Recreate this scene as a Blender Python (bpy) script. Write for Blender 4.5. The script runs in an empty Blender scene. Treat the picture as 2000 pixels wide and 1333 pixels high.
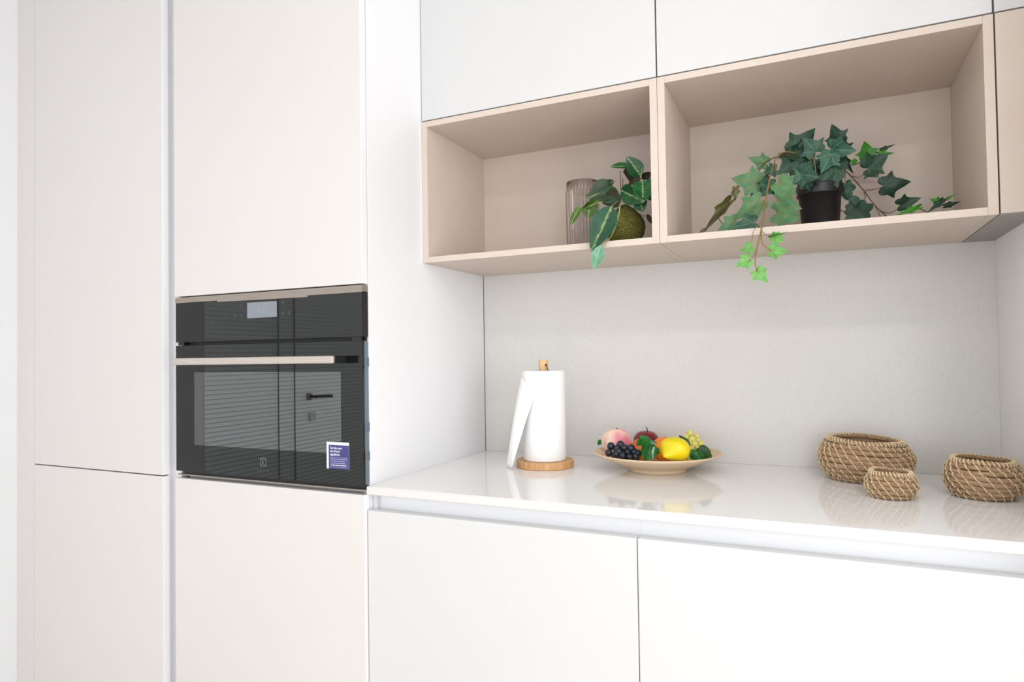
import bpy, bmesh, math, random
from mathutils import Vector, Matrix, noise

sc = bpy.context.scene
COL = sc.collection
PI = math.pi

# ------------------------------------------------------------------ camera
CAM = Vector((0.9073, -1.7659, 1.1844))
YAW, PITCH, ROLL, FPX = 0.4327, 0.0218, -0.0149, 1286.52
_f = Vector((-math.sin(YAW) * math.cos(PITCH), math.cos(YAW) * math.cos(PITCH), math.sin(PITCH)))
_r = Vector((math.cos(YAW), math.sin(YAW), 0))
_u = _r.cross(_f)
_r, _u = math.cos(ROLL) * _r + math.sin(ROLL) * _u, -math.sin(ROLL) * _r + math.cos(ROLL) * _u
cam_d = bpy.data.cameras.new('camera')
cam_d.sensor_fit = 'HORIZONTAL'
cam_d.sensor_width = 36.0
cam_d.lens = FPX * 36.0 / 2000.0
cam_d.clip_start = 0.05
cam = bpy.data.objects.new('camera', cam_d)
COL.objects.link(cam)
M = Matrix((( _r.x, _u.x, -_f.x, CAM.x), (_r.y, _u.y, -_f.y, CAM.y), (_r.z, _u.z, -_f.z, CAM.z), (0, 0, 0, 1)))
cam.matrix_world = M
sc.camera = cam

def at(a, b, Y):
    """World point seen at photo pixel (a, b) that lies in the plane y = Y."""
    d = _f + _r * ((a - 1000) / FPX) - _u * ((b - 666.5) / FPX)
    return CAM + d * ((Y - CAM.y) / d.y)

# ------------------------------------------------------------------ world, lights, exposure
w = bpy.data.worlds.new('daylight')
sc.world = w
w.use_nodes = True
w.node_tree.nodes['Background'].inputs[0].default_value = (0.86, 0.93, 1.0, 1)
w.node_tree.nodes['Background'].inputs[1].default_value = 0.15

def area(name, loc, target, sx, sy, power, color, shape='RECTANGLE'):
    l = bpy.data.lights.new(name, 'AREA')
    l.shape = shape
    l.size = sx
    l.size_y = sy
    l.energy = power
    l.color = color
    o = bpy.data.objects.new(name, l)
    COL.objects.link(o)
    o.location = loc
    d = Vector(target) - Vector(loc)
    o.rotation_euler = d.to_track_quat('-Z', 'Y').to_euler()
    return o

# daylight entering through the two rear windows, and three ceiling lamps
area('window_daylight_right', (1.75, -3.86, 1.25), (1.75, 0, 1.25), 1.7, 2.0, 30, (0.915, 0.955, 1.0))
area('window_daylight_left', (-0.35, -3.86, 1.25), (-0.35, 0, 1.25), 1.5, 2.0, 12, (0.915, 0.955, 1.0))
area('window_daylight_side', (3.17, -2.3, 1.15), (0, -2.3, 1.15), 2.2, 2.0, 44, (0.915, 0.955, 1.0))
for i, (lx, ly, lp) in enumerate(((1.62, -2.35, 10), (0.05, -2.35, 2.5), (0.9, -1.35, 1.0))):
    area('ceiling_lamp_light', (lx, ly, 2.525), (lx, ly, 0), 0.26, 0.26, lp, (1.0, 0.965, 0.93), 'DISK')

sc.cycles.adaptive_threshold = 0.015
sc.view_settings.view_transform = 'Standard'
sc.view_settings.look = 'None'
sc.view_settings.gamma = 1.0
sc.view_settings.use_curve_mapping = False
sc.view_settings.exposure = 0.23

# ------------------------------------------------------------------ materials
def lin(h):
    v = [int(h[i:i + 2], 16) / 255 for i in (0, 2, 4)]
    return tuple((c / 12.92 if c <= 0.04045 else ((c + 0.055) / 1.055) ** 2.4) for c in v) + (1,)

class N:
    """Tiny wrapper for building node materials."""
    def __init__(s, name):
        s.m = bpy.data.materials.new(name)
        s.m.use_nodes = True
        s.t = s.m.node_tree
        s.b = s.t.nodes['Principled BSDF']
    def n(s, typ, **kw):
        x = s.t.nodes.new(typ)
        for k, v in kw.items():
            if hasattr(x, k):
                setattr(x, k, v)
            else:
                x.inputs[k.replace('_', ' ')].default_value = v
        return x
    def l(s, a, b):
        s.t.links.new(a, b)
    def set(s, **kw):
        for k, v in kw.items():
            s.b.inputs[k.replace('_', ' ')].default_value = v
        return s
    def coord(s, kind='Object', scale=(1, 1, 1)):
        tc = s.n('ShaderNodeTexCoord')
        mp = s.n('ShaderNodeMapping')
        mp.inputs['Scale'].default_value = scale
        s.l(tc.outputs[kind], mp.inputs['Vector'])
        return mp.outputs['Vector']
    def noise(s, vec, scale, detail=3, rough=0.5):
        x = s.n('ShaderNodeTexNoise')
        x.inputs['Scale'].default_value = scale
        x.inputs['Detail'].default_value = detail
        x.inputs['Roughness'].default_value = rough
        s.l(vec, x.inputs['Vector'])
        return x.outputs['Fac']
    def ramp(s, fac, stops):
        x = s.n('ShaderNodeValToRGB')
        e = x.color_ramp.elements
        while len(e) < len(stops):
            e.new(0.5)
        for q, (p, c) in zip(e, stops):
            q.position = p
            q.color = c
        s.l(fac, x.inputs['Fac'])
        return x.outputs['Color']
    def color(s, sock):
        s.l(sock, s.b.inputs['Base Color'])
        return s
    def bump(s, fac, strength, dist=0.002):
        x = s.n('ShaderNodeBump')
        x.inputs['Strength'].default_value = strength
        x.inputs['Distance'].default_value = dist
        s.l(fac, x.inputs['Height'])
        s.l(x.outputs['Normal'], s.b.inputs['Normal'])
        return s

def flat(name, hexc, rough=0.5, metal=0.0, var=0.03, scale=12, bump=0.0):
    q = N(name)
    c = lin(hexc)
    lo = tuple(max(0, v * (1 - var)) for v in c[:3]) + (1,)
    v = q.coord()
    f = q.noise(v, scale)
    q.color(q.ramp(f, [(0.3, lo), (0.7, c)]))
    q.set(Roughness=rough, Metallic=metal)
    if bump:
        q.bump(q.noise(v, scale * 40), bump, 0.0005)
    return q.m

MT = {}
MT['white_lit'] = flat('lit_white_laminate', 'EDEDEF', 0.4, var=0.01, scale=3)  # cabinet white lightened, standing in for stronger light from the right
MT['white'] = flat('white_satin_lacquer', 'D5D5D5', 0.38, var=0.012, scale=3)
MT['white_tall'] = flat('warm_white_satin_lacquer', 'DAD6D3', 0.42, var=0.012, scale=3)
MT['wall'] = flat('matt_white_wall_paint', 'EFEEEC', 0.8, var=0.015, scale=6, bump=0.1)
MT['wall_side'] = flat('pale_greige_wall_paint', 'F5F1EE', 0.8, var=0.02, scale=6, bump=0.1)
MT['wall_left'] = flat('cool_white_wall_paint', 'E3E3E5', 0.8, var=0.015, scale=6, bump=0.1)
MT['ceiling'] = flat('ceiling_paint', 'F6F5F3', 0.85, var=0.01)
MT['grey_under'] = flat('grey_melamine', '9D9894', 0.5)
MT['dark_gap'] = flat('dark_recess', '3A3835', 0.8)

def beige():
    q = N('beige_melamine')
    v = q.coord(scale=(1, 1, 1))
    f = q.noise(v, 9, 4)
    q.color(q.ramp(f, [(0.3, lin('D2C3B6')), (0.7, lin('D6C8BC'))]))
    q.set(Roughness=0.5)
    q.bump(q.noise(v, 900, 2), 0.06, 0.0004)
    return q.m
MT['beige'] = beige()

def stone(name, base, dark, light, rough, scale, bump):
    q = N(name)
    v = q.coord()
    f = q.noise(v, scale, 4, 0.7)
    g = q.noise(v, scale * 2.7, 2, 0.6)
    c1 = q.ramp(f, [(0.30, lin(dark)), (0.44, lin(base)), (0.60, lin(base)), (0.72, lin(light))])
    c2 = q.ramp(g, [(0.28, lin(dark)), (0.42, (1, 1, 1, 1))])
    mx = q.n('ShaderNodeMix', data_type='RGBA', blend_type='MULTIPLY')
    mx.inputs[0].default_value = 0.12
    q.l(c1, mx.inputs[6])
    q.l(c2, mx.inputs[7])
    q.color(mx.outputs[2])
    q.set(Roughness=rough)
    if bump:
        q.bump(f, bump, 0.0006)
    return q.m
MT['splash'] = stone('speckled_grey_quartz', 'DDDAD6', 'D2CECA', 'E7E5E2', 0.42, 230, 0.0)
MT['counter_edge'] = stone('shaded_quartz_edge', 'DDD9D6', 'CFCAC6', 'E8E6E4', 0.6, 260, 0.0)  # same quartz darkened, toning down the light on the slab's front
MT['counter'] = stone('polished_white_quartz', 'F4F3F2', 'E9E7E5', 'F9F8F7', 0.07, 260, 0.0)

def floor_mat():
    q = N('oak_floor')
    v = q.coord(scale=(1, 9, 1))
    f = q.noise(v, 3.5, 6, 0.6)
    q.color(q.ramp(f, [(0.3, lin('D9CCC0')), (0.7, lin('E4D9CF'))]))
    q.set(Roughness=0.45)
    return q.m
MT['floor'] = floor_mat()

def glass_black(name, ior, col='050505', rough=0.0):
    q = N(name)
    v = q.coord()
    q.color(q.ramp(q.noise(v, 4), [(0, lin(col)), (1, lin(col))]))
    q.set(Roughness=rough, IOR=ior)
    return q.m
MT['oven_glass'] = glass_black('black_oven_glass', 1.48, '0B0B0B', 0.03)
MT['oven_pane'] = glass_black('mirrored_oven_window', 2.1, '0B0D0D', 0.02)
MT['oven_black'] = flat('black_plastic', '0B0B0D', 0.5)
MT['oven_mark'] = flat('grey_print', '5E5E5E', 0.5)
MT['oven_mark_dim'] = flat('dim_grey_print', '4A4A4A', 0.5)
MT['handle_end'] = flat('charcoal_plastic', '1B1D22', 0.35)
MT['steel'] = flat('blue_grey_steel', '7C8B97', 0.35, 0.6)

def brushed(name, a, b):
    q = N(name)
    v = q.coord(scale=(2, 60, 420))
    f = q.noise(v, 4, 3)
    q.color(q.ramp(f, [(0.3, lin(a)), (0.7, lin(b))]))
    q.set(Roughness=0.42, Metallic=0.45)
    return q.m
MT['alu'] = brushed('brushed_champagne_aluminium', 'B8AEA5', 'CCC2B9')
MT['alu_dark'] = brushed('brushed_bronze_aluminium', '8F857C', 'A0958C')

def screen():
    q = N('lit_lcd_screen')
    v = q.coord()
    q.color(q.ramp(q.noise(v, 5), [(0, lin('4C5058')), (1, lin('555A62'))]))
    q.b.inputs['Emission Color'].default_value = lin('8F949E')
    q.b.inputs['Emission Strength'].default_value = 0.55
    q.set(Roughness=0.1)
    return q.m
MT['screen'] = screen()
MT['screen_digit'] = flat('lcd_digit', '9298A4', 0.3)
MT['st_blue'] = flat('sticker_navy', '3E3F78', 0.5)
MT['st_white'] = flat('sticker_white', 'E2E4F0', 0.5)
MT['st_lilac'] = flat('sticker_lilac', 'A9A8D0', 0.5)

def bamboo(name, a, b, sc_):
    q = N(name)
    v = q.coord(scale=sc_)
    f = q.noise(v, 30, 4, 0.6)
    q.color(q.ramp(f, [(0.3, lin(a)), (0.7, lin(b))]))
    q.set(Roughness=0.45)
    return q.m
def blind():
    q = N('backlit_blind')
    v = q.coord(scale=(1, 1, 6))
    q.color(q.ramp(q.noise(v, 3), [(0, lin('DADCDD')), (1, lin('E6E8E9'))]))
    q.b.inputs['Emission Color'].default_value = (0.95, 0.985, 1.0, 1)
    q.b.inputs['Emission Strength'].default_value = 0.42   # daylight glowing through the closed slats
    return q.m
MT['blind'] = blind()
MT['bamboo'] = bamboo('bamboo_wood', 'C08A57', 'DDB07C', (3.2, 3.2, 0.3))
MT['bamboo_post'] = bamboo('pale_bamboo', 'D9AE76', 'E6C292', (4, 4, 0.3))

def turned():
    q = N('turned_pale_wood')
    tc = q.n('ShaderNodeTexCoord')
    sp = q.n('ShaderNodeSeparateXYZ')
    q.l(tc.outputs['Object'], sp.inputs[0])
    ln = q.n('ShaderNodeVectorMath', operation='LENGTH')
    cb = q.n('ShaderNodeCombineXYZ')
    q.l(sp.outputs[0], cb.inputs[0])
    q.l(sp.outputs[1], cb.inputs[1])
    q.l(cb.outputs[0], ln.inputs[0])
    c2 = q.n('ShaderNodeCombineXYZ')
    q.l(ln.outputs['Value'], c2.inputs[0])
    q.l(sp.outputs[2], c2.inputs[1])
    f = q.noise(c2.outputs[0], 210, 3)
    q.color(q.ramp(f, [(0.3, lin('D9BB97')), (0.7, lin('EBD5B8'))]))
    q.set(Roughness=0.5)
    return q.m
MT['bowl'] = turned()
MT['paper'] = flat('white_kitchen_paper', 'FAFAF9', 0.9, var=0.01, scale=60, bump=0.25)
MT['core'] = flat('cardboard_core', 'B79F84', 0.8)
MT['cord'] = flat('brown_leather_cord', '2E1F17', 0.7)

def straw():
    q = N('seagrass_straw')
    v = q.coord('UV', (10, 4, 1))
    f = q.noise(v, 4.2, 5, 0.65)
    v2 = q.coord('UV', (3, 1.2, 1))
    g = q.noise(v2, 5, 2)
    c1 = q.ramp(f, [(0.28, lin('6E5038')), (0.43, lin('A98867')), (0.57, lin('CBAA88')), (0.75, lin('E3C7A6'))])
    c2 = q.ramp(g, [(0.3, lin('D8C8A8')), (0.7, (1, 1, 1, 1))])
    mx = q.n('ShaderNodeMix', data_type='RGBA', blend_type='MULTIPLY')
    mx.inputs[0].default_value = 0.6
    q.l(c1, mx.inputs[6])
    q.l(c2, mx.inputs[7])
    q.color(mx.outputs[2])
    q.set(Roughness=0.7)
    q.bump(f, 0.9, 0.0025)
    return q.m
MT['straw'] = straw()
MT['stitch'] = flat('pale_palm_stitch', 'E8D2AC', 0.6, var=0.2, scale=160)

def leaf_mat(name, dark, light, vein, rough=0.4, lobes=(0.0, 0.80, 1.75), vw=0.022, vmix=0.6, sub=None, trans=0.0):
    q = N(name)
    tc = q.n('ShaderNodeTexCoord')
    sp = q.n('ShaderNodeSeparateXYZ')
    q.l(tc.outputs['UV'], sp.inputs[0])
    def mth(op, a, b=None):
        x = q.n('ShaderNodeMath', operation=op)
        for i, k in enumerate((a, b)):
            if k is None:
                continue
            if isinstance(k, (int, float)):
                x.inputs[i].default_value = k
            else:
                q.l(k, x.inputs[i])
        return x.outputs[0]
    X, Y = mth('SUBTRACT', sp.outputs[0], 0.5), mth('ABSOLUTE', mth('SUBTRACT', sp.outputs[1], 0.5))
    best = None
    for a in lobes:
        d = mth('ABSOLUTE', mth('SUBTRACT', mth('MULTIPLY', X, math.sin(a)), mth('MULTIPLY', Y, math.cos(a))))
        best = d if best is None else mth('MINIMUM', best, d)
    mask = mth('LESS_THAN', best, vw / 2)
    oi = q.n('ShaderNodeObjectInfo')
    mr = q.n('ShaderNodeMapRange')
    mr.inputs['To Min'].default_value = 0.68
    mr.inputs['To Max'].default_value = 1.18
    q.l(oi.outputs['Random'], mr.inputs['Value'])
    v = q.coord()
    f = q.noise(v, 3.5, 4)
    base = q.ramp(f, [(0.3, lin(dark)), (0.7, lin(light))])
    if sub:   # pale streak along the midrib
        s_ = mth('MULTIPLY', mth('LESS_THAN', Y, 0.017), mth('GREATER_THAN', q.noise(v, 14, 2), 0.52))
        mx = q.n('ShaderNodeMix', data_type='RGBA')
        q.l(mth('MULTIPLY', s_, 0.75), mx.inputs[0])
        q.l(base, mx.inputs[6])
        mx.inputs[7].default_value = lin(sub)
        base = mx.outputs[2]
    mx = q.n('ShaderNodeMix', data_type='RGBA')
    q.l(mth('MULTIPLY', mask, vmix), mx.inputs[0])
    q.l(base, mx.inputs[6])
    mx.inputs[7].default_value = lin(vein)
    hs = q.n('ShaderNodeHueSaturation')
    q.l(mr.outputs['Result'], hs.inputs['Value'])
    q.l(mx.outputs[2], hs.inputs['Color'])
    q.color(hs.outputs['Color'])
    q.set(Roughness=rough)
    q.b.inputs['Specular IOR Level'].default_value = 0.35
    return q.m
MT['ivy_dark'] = leaf_mat('dark_ivy_leaf', '173322', '274A32', '3E6048')
MT['ivy_mid'] = leaf_mat('mid_ivy_leaf', '26493A', '375F49', '5C8368')
MT['ivy_light'] = leaf_mat('grey_green_ivy_leaf', '4A7A50', '62905F', '8B7A45')
MT['ivy_lime'] = leaf_mat('lime_ivy_leaf', '5A9A48', '74B361', '7A6A34')
MT['ivy_green'] = leaf_mat('fresh_green_ivy_leaf', '2C7A1C', '4B9A2C', '2B5A18')
MT['ivy_olive'] = leaf_mat('olive_ivy_leaf', '4A4D24', '666637', '7C6A3A')
MT['ov_green'] = leaf_mat('glossy_green_leaf', '1A5028', '2A6C36', '9DB878', 0.3, (0.0,), 0.014, 0.7, 'B9CDA0')
MT['ov_dark'] = leaf_mat('dark_green_leaf', '17301A', '264522', '7C8A50', 0.35, (0.0,), 0.03, 0.7)
MT['ov_brown'] = leaf_mat('brown_backed_leaf', '1E1D12', '33301C', '4A3A28', 0.5, (0.0,), 0.03, 0.6)
MT['ov_blue'] = leaf_mat('blue_green_leaf', '1C4734', '2C5E42', '8FA268', 0.35, (0.0,), 0.014, 0.7, '9DAE6A')
MT['ov_pale'] = leaf_mat('pale_mint_leaf', '5E9E80', '86BF9F', 'B5C79A', 0.4, (0.0,), 0.03, 0.6)
MT['ov_olive'] = leaf_mat('olive_green_leaf', '32501A', '55752A', '9AA85C', 0.35, (0.0,), 0.03, 0.7)
MT['fruit_leaf'] = leaf_mat('silk_fruit_leaf', '1C5A22', '2E7A30', '16401A', 0.4, (0.0,), 0.05, 0.6)
MT['fruit_leaf_dark'] = leaf_mat('dark_silk_fruit_leaf', '1B3E0C', '2C5A14', '14300C', 0.4, (0.0,), 0.05, 0.6)
MT['fruit_leaf_pale'] = leaf_mat('pale_backed_silk_leaf', '5E8E68', 'A9C9AC', '6E9A74', 0.5, (0.0,), 0.04, 0.6)
MT['stem_brown'] = flat('brown_vine', '5A4326', 0.6, var=0.3, scale=80)
MT['stem_tan'] = flat('tan_vine', '94743E', 0.6, var=0.3, scale=80)
MT['stem_green'] = flat('pale_green_stem', 'A9B46A', 0.5, var=0.2, scale=80)
MT['stem_dark'] = flat('dark_fruit_stem', '2A2120', 0.6)
MT['pot'] = flat('black_plastic_pot', '17171B', 0.38)
MT['soil'] = flat('dark_soil', '120E0A', 0.9)

def moss():
    q = N('moss')
    v = q.coord()
    f = q.noise(v, 260, 5, 0.75)
    g = q.noise(v, 28, 3)
    c1 = q.ramp(f, [(0.3, lin('36350F')), (0.5, lin('6E6D28')), (0.72, lin('ABA858'))])
    c2 = q.ramp(g, [(0.35, lin('A8A070')), (0.65, (1, 1, 1, 1))])
    mx = q.n('ShaderNodeMix', data_type='RGBA', blend_type='MULTIPLY')
    mx.inputs[0].default_value = 0.6
    q.l(c1, mx.inputs[6])
    q.l(c2, mx.inputs[7])
    q.color(mx.outputs[2])
    q.set(Roughness=0.95)
    q.bump(f, 1.0, 0.004)
    return q.m
MT['moss'] = moss()

def tumbler_mat():
    q = N('smoked_clear_glass')
    v = q.coord()
    q.color(q.ramp(q.noise(v, 3), [(0, lin('E4DEDC')), (1, lin('EAE5E3'))]))
    q.set(Roughness=0.0, IOR=1.45)
    q.b.inputs['Transmission Weight'].default_value = 1.0
    return q.m
MT['tumbler'] = tumbler_mat()

def fruit(name, stops, scale, rough=0.35, stretch=(1, 1, 1), bump=0, bscale=300):
    q = N(name)
    v = q.coord(scale=stretch)
    f = q.noise(v, scale, 3)
    q.color(q.ramp(f, [(p, lin(c)) for p, c in stops]))
    q.set(Roughness=rough)
    if bump:
        q.bump(q.noise(q.coord(), bscale, 2), bump, 0.001)
    return q.m
MT['peach'] = fruit('blushed_peach_skin', [(0.38, 'F3DDC6'), (0.5, 'F2C3B4'), (0.6, 'EC8FA0'), (0.7, 'E0708A')], 24, 0.55, (1, 1, 0.45))
MT['apple'] = fruit('dark_red_apple_skin', [(0.3, '6A1420'), (0.6, '8A2230'), (0.8, 'A84048')], 40, 0.3)
MT['apricot'] = fruit('orange_red_peach_skin', [(0.3, 'E0602C'), (0.6, 'EE8A3C'), (0.8, 'F0A858')], 26, 0.5)
MT['orange'] = fruit('orange_peel', [(0.3, 'FF860C'), (0.7, 'FFA024')], 20, 0.4, bump=0.4, bscale=420)
MT['pear'] = fruit('yellow_fruit_skin', [(0.28, 'C9CC10'), (0.42, 'EBD20A'), (0.7, 'F6DA14')], 22, 0.35)
MT['grape_black'] = fruit('black_grape_skin', [(0.3, '10131C'), (0.7, '242A38')], 60, 0.3)
MT['grape_green'] = fruit('yellow_green_grape_skin', [(0.3, 'D0CB48'), (0.5, 'E0D978'), (0.7, 'EEDB88')], 60, 0.3)
for m_ in ('grape_green', 'pear', 'orange'):
    bb = bpy.data.materials[MT[m_].name].node_tree.nodes['Principled BSDF']
    bb.inputs['Subsurface Weight'].default_value = 0.05
    bb.inputs['Subsurface Radius'].default_value = (0.004, 0.003, 0.001)

# ------------------------------------------------------------------ mesh helpers
def box(bm, x0, x1, y0, y1, z0, z1, bev=0.0, seg=2):
    vs = [bm.verts.new((x, y, z)) for z in (z0, z1) for y in (y0, y1) for x in (x0, x1)]
    fs = [(0, 2, 3, 1), (4, 5, 7, 6), (0, 1, 5, 4), (2, 6, 7, 3), (0, 4, 6, 2), (1, 3, 7, 5)]
    faces = [bm.faces.new([vs[i] for i in f]) for f in fs]
    if bev:
        ed = list({e for f in faces for e in f.edges})
        bmesh.ops.bevel(bm, geom=ed, offset=bev, segments=seg, affect='EDGES', profile=0.5)
    return bm

def lathe(bm, prof, c=(0, 0, 0), n=64, rmod=None, cap0=True, cap1=True, uv=None):
    rings = []
    for j, (r, z) in enumerate(prof):
        ring = []
        for i in range(n):
            a = 2 * PI * i / n
            rr = r if rmod is None else r + rmod(j, a, z)
            ring.append(bm.verts.new((c[0] + rr * math.cos(a), c[1] + rr * math.sin(a), c[2] + z)))
        rings.append(ring)
    for a, b in zip(rings, rings[1:]):
        for i in range(n):
            bm.faces.new((a[i], a[(i + 1) % n], b[(i + 1) % n], b[i]))
    if cap0:
        bm.faces.new(list(reversed(rings[0])))
    if cap1:
        bm.faces.new(rings[-1])
    return bm

def tube(bm, pts, rad, n=6, cap=True):
    """A round tube along pts; rad is a number or a list."""
    pts = [Vector(p) for p in pts]
    rs = rad if isinstance(rad, (list, tuple)) else [rad] * len(pts)
    prev, rings = None, []
    for i, p in enumerate(pts):
        d = (pts[min(i + 1, len(pts) - 1)] - pts[max(i - 1, 0)]).normalized()
        if prev is None:
            prev = d.orthogonal().normalized()
        a = (prev - d * prev.dot(d)).normalized()
        prev = a
        b = d.cross(a)
        rings.append([bm.verts.new(p + (a * math.cos(2 * PI * k / n) + b * math.sin(2 * PI * k / n)) * rs[i]) for k in range(n)])
    for A, B in zip(rings, rings[1:]):
        for k in range(n):
            bm.faces.new((A[k], A[(k + 1) % n], B[(k + 1) % n], B[k]))
    if cap:
        bm.faces.new(list(reversed(rings[0])))
        bm.faces.new(rings[-1])
    return bm

def spline(pts, n=6):
    """Catmull-Rom through pts."""
    pts = [Vector(p) for p in pts]
    out = []
    P = [pts[0] * 2 - pts[1]] + pts + [pts[-1] * 2 - pts[-2]]
    for i in range(1, len(P) - 2):
        for k in range(n):
            t = k / n
            a, b, c, d = P[i - 1], P[i], P[i + 1], P[i + 2]
            out.append(0.5 * ((2 * b) + (c - a) * t + (2 * a - 5 * b + 4 * c - d) * t * t + (3 * b - a - 3 * c + d) * t ** 3))
    out.append(pts[-1])
    return out

def to_mesh(name, bm, m, smooth=False, angle=None):
    bmesh.ops.recalc_face_normals(bm, faces=bm.faces)
    me = bpy.data.meshes.new(name)
    bm.to_mesh(me)
    bm.free()
    if m is not None:
        me.materials.append(MT[m])
    if smooth:
        for p in me.polygons:
            p.use_smooth = True
    return me

def link(name, me, parent=None, origin=None):
    o = bpy.data.objects.new(name, me)
    COL.objects.link(o)
    if parent is not None:
        o.parent = parent
        o.location = -world_loc(parent)
    return o

def world_loc(o):
    v = Vector((0, 0, 0))
    while o is not None:
        v = v + o.location
        o = o.parent
    return v

def part(name, bm, m, parent=None, smooth=False, label=None):
    """A mesh whose vertices are given in world space, re-centred on its own origin."""
    me = to_mesh(name, bm, m, smooth)
    xs = [v.co for v in me.vertices]
    lo = Vector((min(v.x for v in xs), min(v.y for v in xs), min(v.z for v in xs)))
    hi = Vector((max(v.x for v in xs), max(v.y for v in xs), max(v.z for v in xs)))
    c = Vector(((lo.x + hi.x) / 2, (lo.y + hi.y) / 2, lo.z))
    me.transform(Matrix.Translation(-c))
    o = bpy.data.objects.new(name, me)
    COL.objects.link(o)
    o.location = c
    if parent is not None:
        o.parent = parent
        o.location = c - world_loc(parent)
    if label:
        o['label'] = label
    return o

def pbox(name, m, parent, x0, x1, y0, y1, z0, z1, bev=0.0, label=None):
    return part(name, box(bmesh.new(), x0, x1, y0, y1, z0, z1, bev), m, parent, label=label)

def tag(o, label, cat, group=None, kind=None):
    o['label'] = label
    if cat:
        o['category'] = cat
    if group:
        o['group'] = group
    if kind:
        o['kind'] = kind
    return o

def thing(name, label, cat, loc, group=None, kind=None):
    o = bpy.data.objects.new(name, None)
    COL.objects.link(o)
    o.location = loc
    o.empty_display_size = 0.05
    return tag(o, label, cat, group, kind)

def text_part(name, body, size, m, parent, x, y, z, bold=0.0, width=None, align='LEFT'):
    """Flat lettering standing in the x-z plane and facing -y."""
    cu = bpy.data.curves.new(name, 'FONT')
    cu.body = body
    cu.size = size
    cu.align_x = align
    cu.offset = bold
    cu.resolution_u = 3
    tmp = bpy.data.objects.new(name + '_tmp', cu)
    COL.objects.link(tmp)
    dg = bpy.context.evaluated_depsgraph_get()
    dg.update()
    me = bpy.data.meshes.new_from_object(tmp.evaluated_get(dg))
    bpy.data.objects.remove(tmp)
    bpy.data.curves.remove(cu)
    if width:
        ws = max(v.co.x for v in me.vertices) - min(v.co.x for v in me.vertices)
        me.transform(Matrix.Diagonal((width / ws, 1, 1, 1)))
    me.transform(Matrix.Rotation(PI / 2, 4, 'X'))
    me.materials.clear()
    me.materials.append(MT[m])
    o = bpy.data.objects.new(name, me)
    COL.objects.link(o)
    o.parent = parent
    o.location = Vector((x, y, z)) - world_loc(parent)
    return o

# ------------------------------------------------------------------ main dimensions (metres)
YT = -0.585            # front of the tall cabinet doors and the oven
YB = -0.577            # front of the counter and base doors
YU = -0.337            # front of the wall cabinets and shelves
ZC = 0.900             # counter top
ZS, ZT = 1.4234, 1.7871   # shelf box bottom and top
XS1, XS2 = 0.604, 1.2093
XW = 1.271             # right wall
XL = -1.2865           # left wall
CEIL = 2.55
YR = -3.95             # rear wall

# ------------------------------------------------------------------ the room
def struct(name, m, label, x0, x1, y0, y1, z0, z1):
    o = part(name, box(bmesh.new(), x0, x1, y0, y1, z0, z1), m)
    return tag(o, label, None, kind='structure')

struct('floor', 'floor', 'pale oak kitchen floor', XL - 0.1, 3.3, YR - 0.1, 0.12, -0.1, 0.0)
struct('ceiling', 'ceiling', 'flat white ceiling above the cabinets', XL - 0.1, 3.3, YR - 0.1, 0.12, CEIL, CEIL + 0.1)
struct('wall_back', 'wall', 'white wall behind the cabinets', XL - 0.1, 3.3, 0.012, 0.12, 0, CEIL)
struct('wall_right', 'wall_side', 'pale greige wall closing the counter on the right', XW, XW + 0.12, -0.66, 0.012, 0, CEIL)
struct('wall_far_right', 'wall', 'white wall of the room beyond the kitchen', 3.2, 3.3, YR, 0.012, 0, CEIL)

# left wall with an opening for a glazed balcony door (seen mirrored in the oven glass)
DY0, DY1 = -2.62, -1.245
lw = bmesh.new()
box(lw, XL - 0.1, XL, DY1, 0.012, 0, CEIL)
box(lw, XL - 0.1, XL, YR, DY0, 0, CEIL)
box(lw, XL - 0.1, XL, DY0, DY1, 2.2, CEIL)
tag(part('wall_left', lw, 'wall_left'), 'white wall at the far left edge beside the tall cabinet', None, kind='structure')
rw = bmesh.new()
WZ0, WZ1 = 0.2, 2.3
for x0, x1 in ((XL - 0.1, -1.12), (0.42, 0.88), (2.62, 3.3)):
    box(rw, x0, x1, YR - 0.1, YR, 0, CEIL)
for x0, x1 in ((-1.12, 0.42), (0.88, 2.62)):
    box(rw, x0, x1, YR - 0.1, YR, 0, WZ0)
    box(rw, x0, x1, YR - 0.1, YR, WZ1, CEIL)
tag(part('wall_rear', rw, 'wall'), 'white wall with two windows facing the kitchen', None, kind='structure')
for i, (x0, x1) in enumerate(((-1.12, 0.42), (0.88, 2.62))):
    wd = thing('window_%d' % (i + 1), ('white framed window on the left of the rear wall', 'white framed window on the right of the rear wall')[i], None, ((x0 + x1) / 2, YR, WZ0), kind='structure')
    for a, b, c, d in ((x0, x1, WZ0, WZ0 + 0.05), (x0, x1, WZ1 - 0.05, WZ1), (x0, x0 + 0.05, WZ0 + 0.05, WZ1 - 0.05), (x1 - 0.05, x1, WZ0 + 0.05, WZ1 - 0.05)):
        pbox('window_frame', 'white', wd, a, b, YR - 0.09, YR - 0.04, c, d)

wd = thing('window_3', 'white framed window in the wall beyond the kitchen', None, (3.2, -2.3, 0.12), kind='structure')
for y0, y1, z0, z1 in ((-3.46, -1.14, 0.09, 0.14), (-3.46, -1.14, 2.16, 2.21), (-3.46, -3.41, 0.14, 2.16), (-1.19, -1.14, 0.14, 2.16)):
    pbox('window_frame', 'white', wd, 3.15, 3.199, y0, y1, z0, z1)

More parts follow.
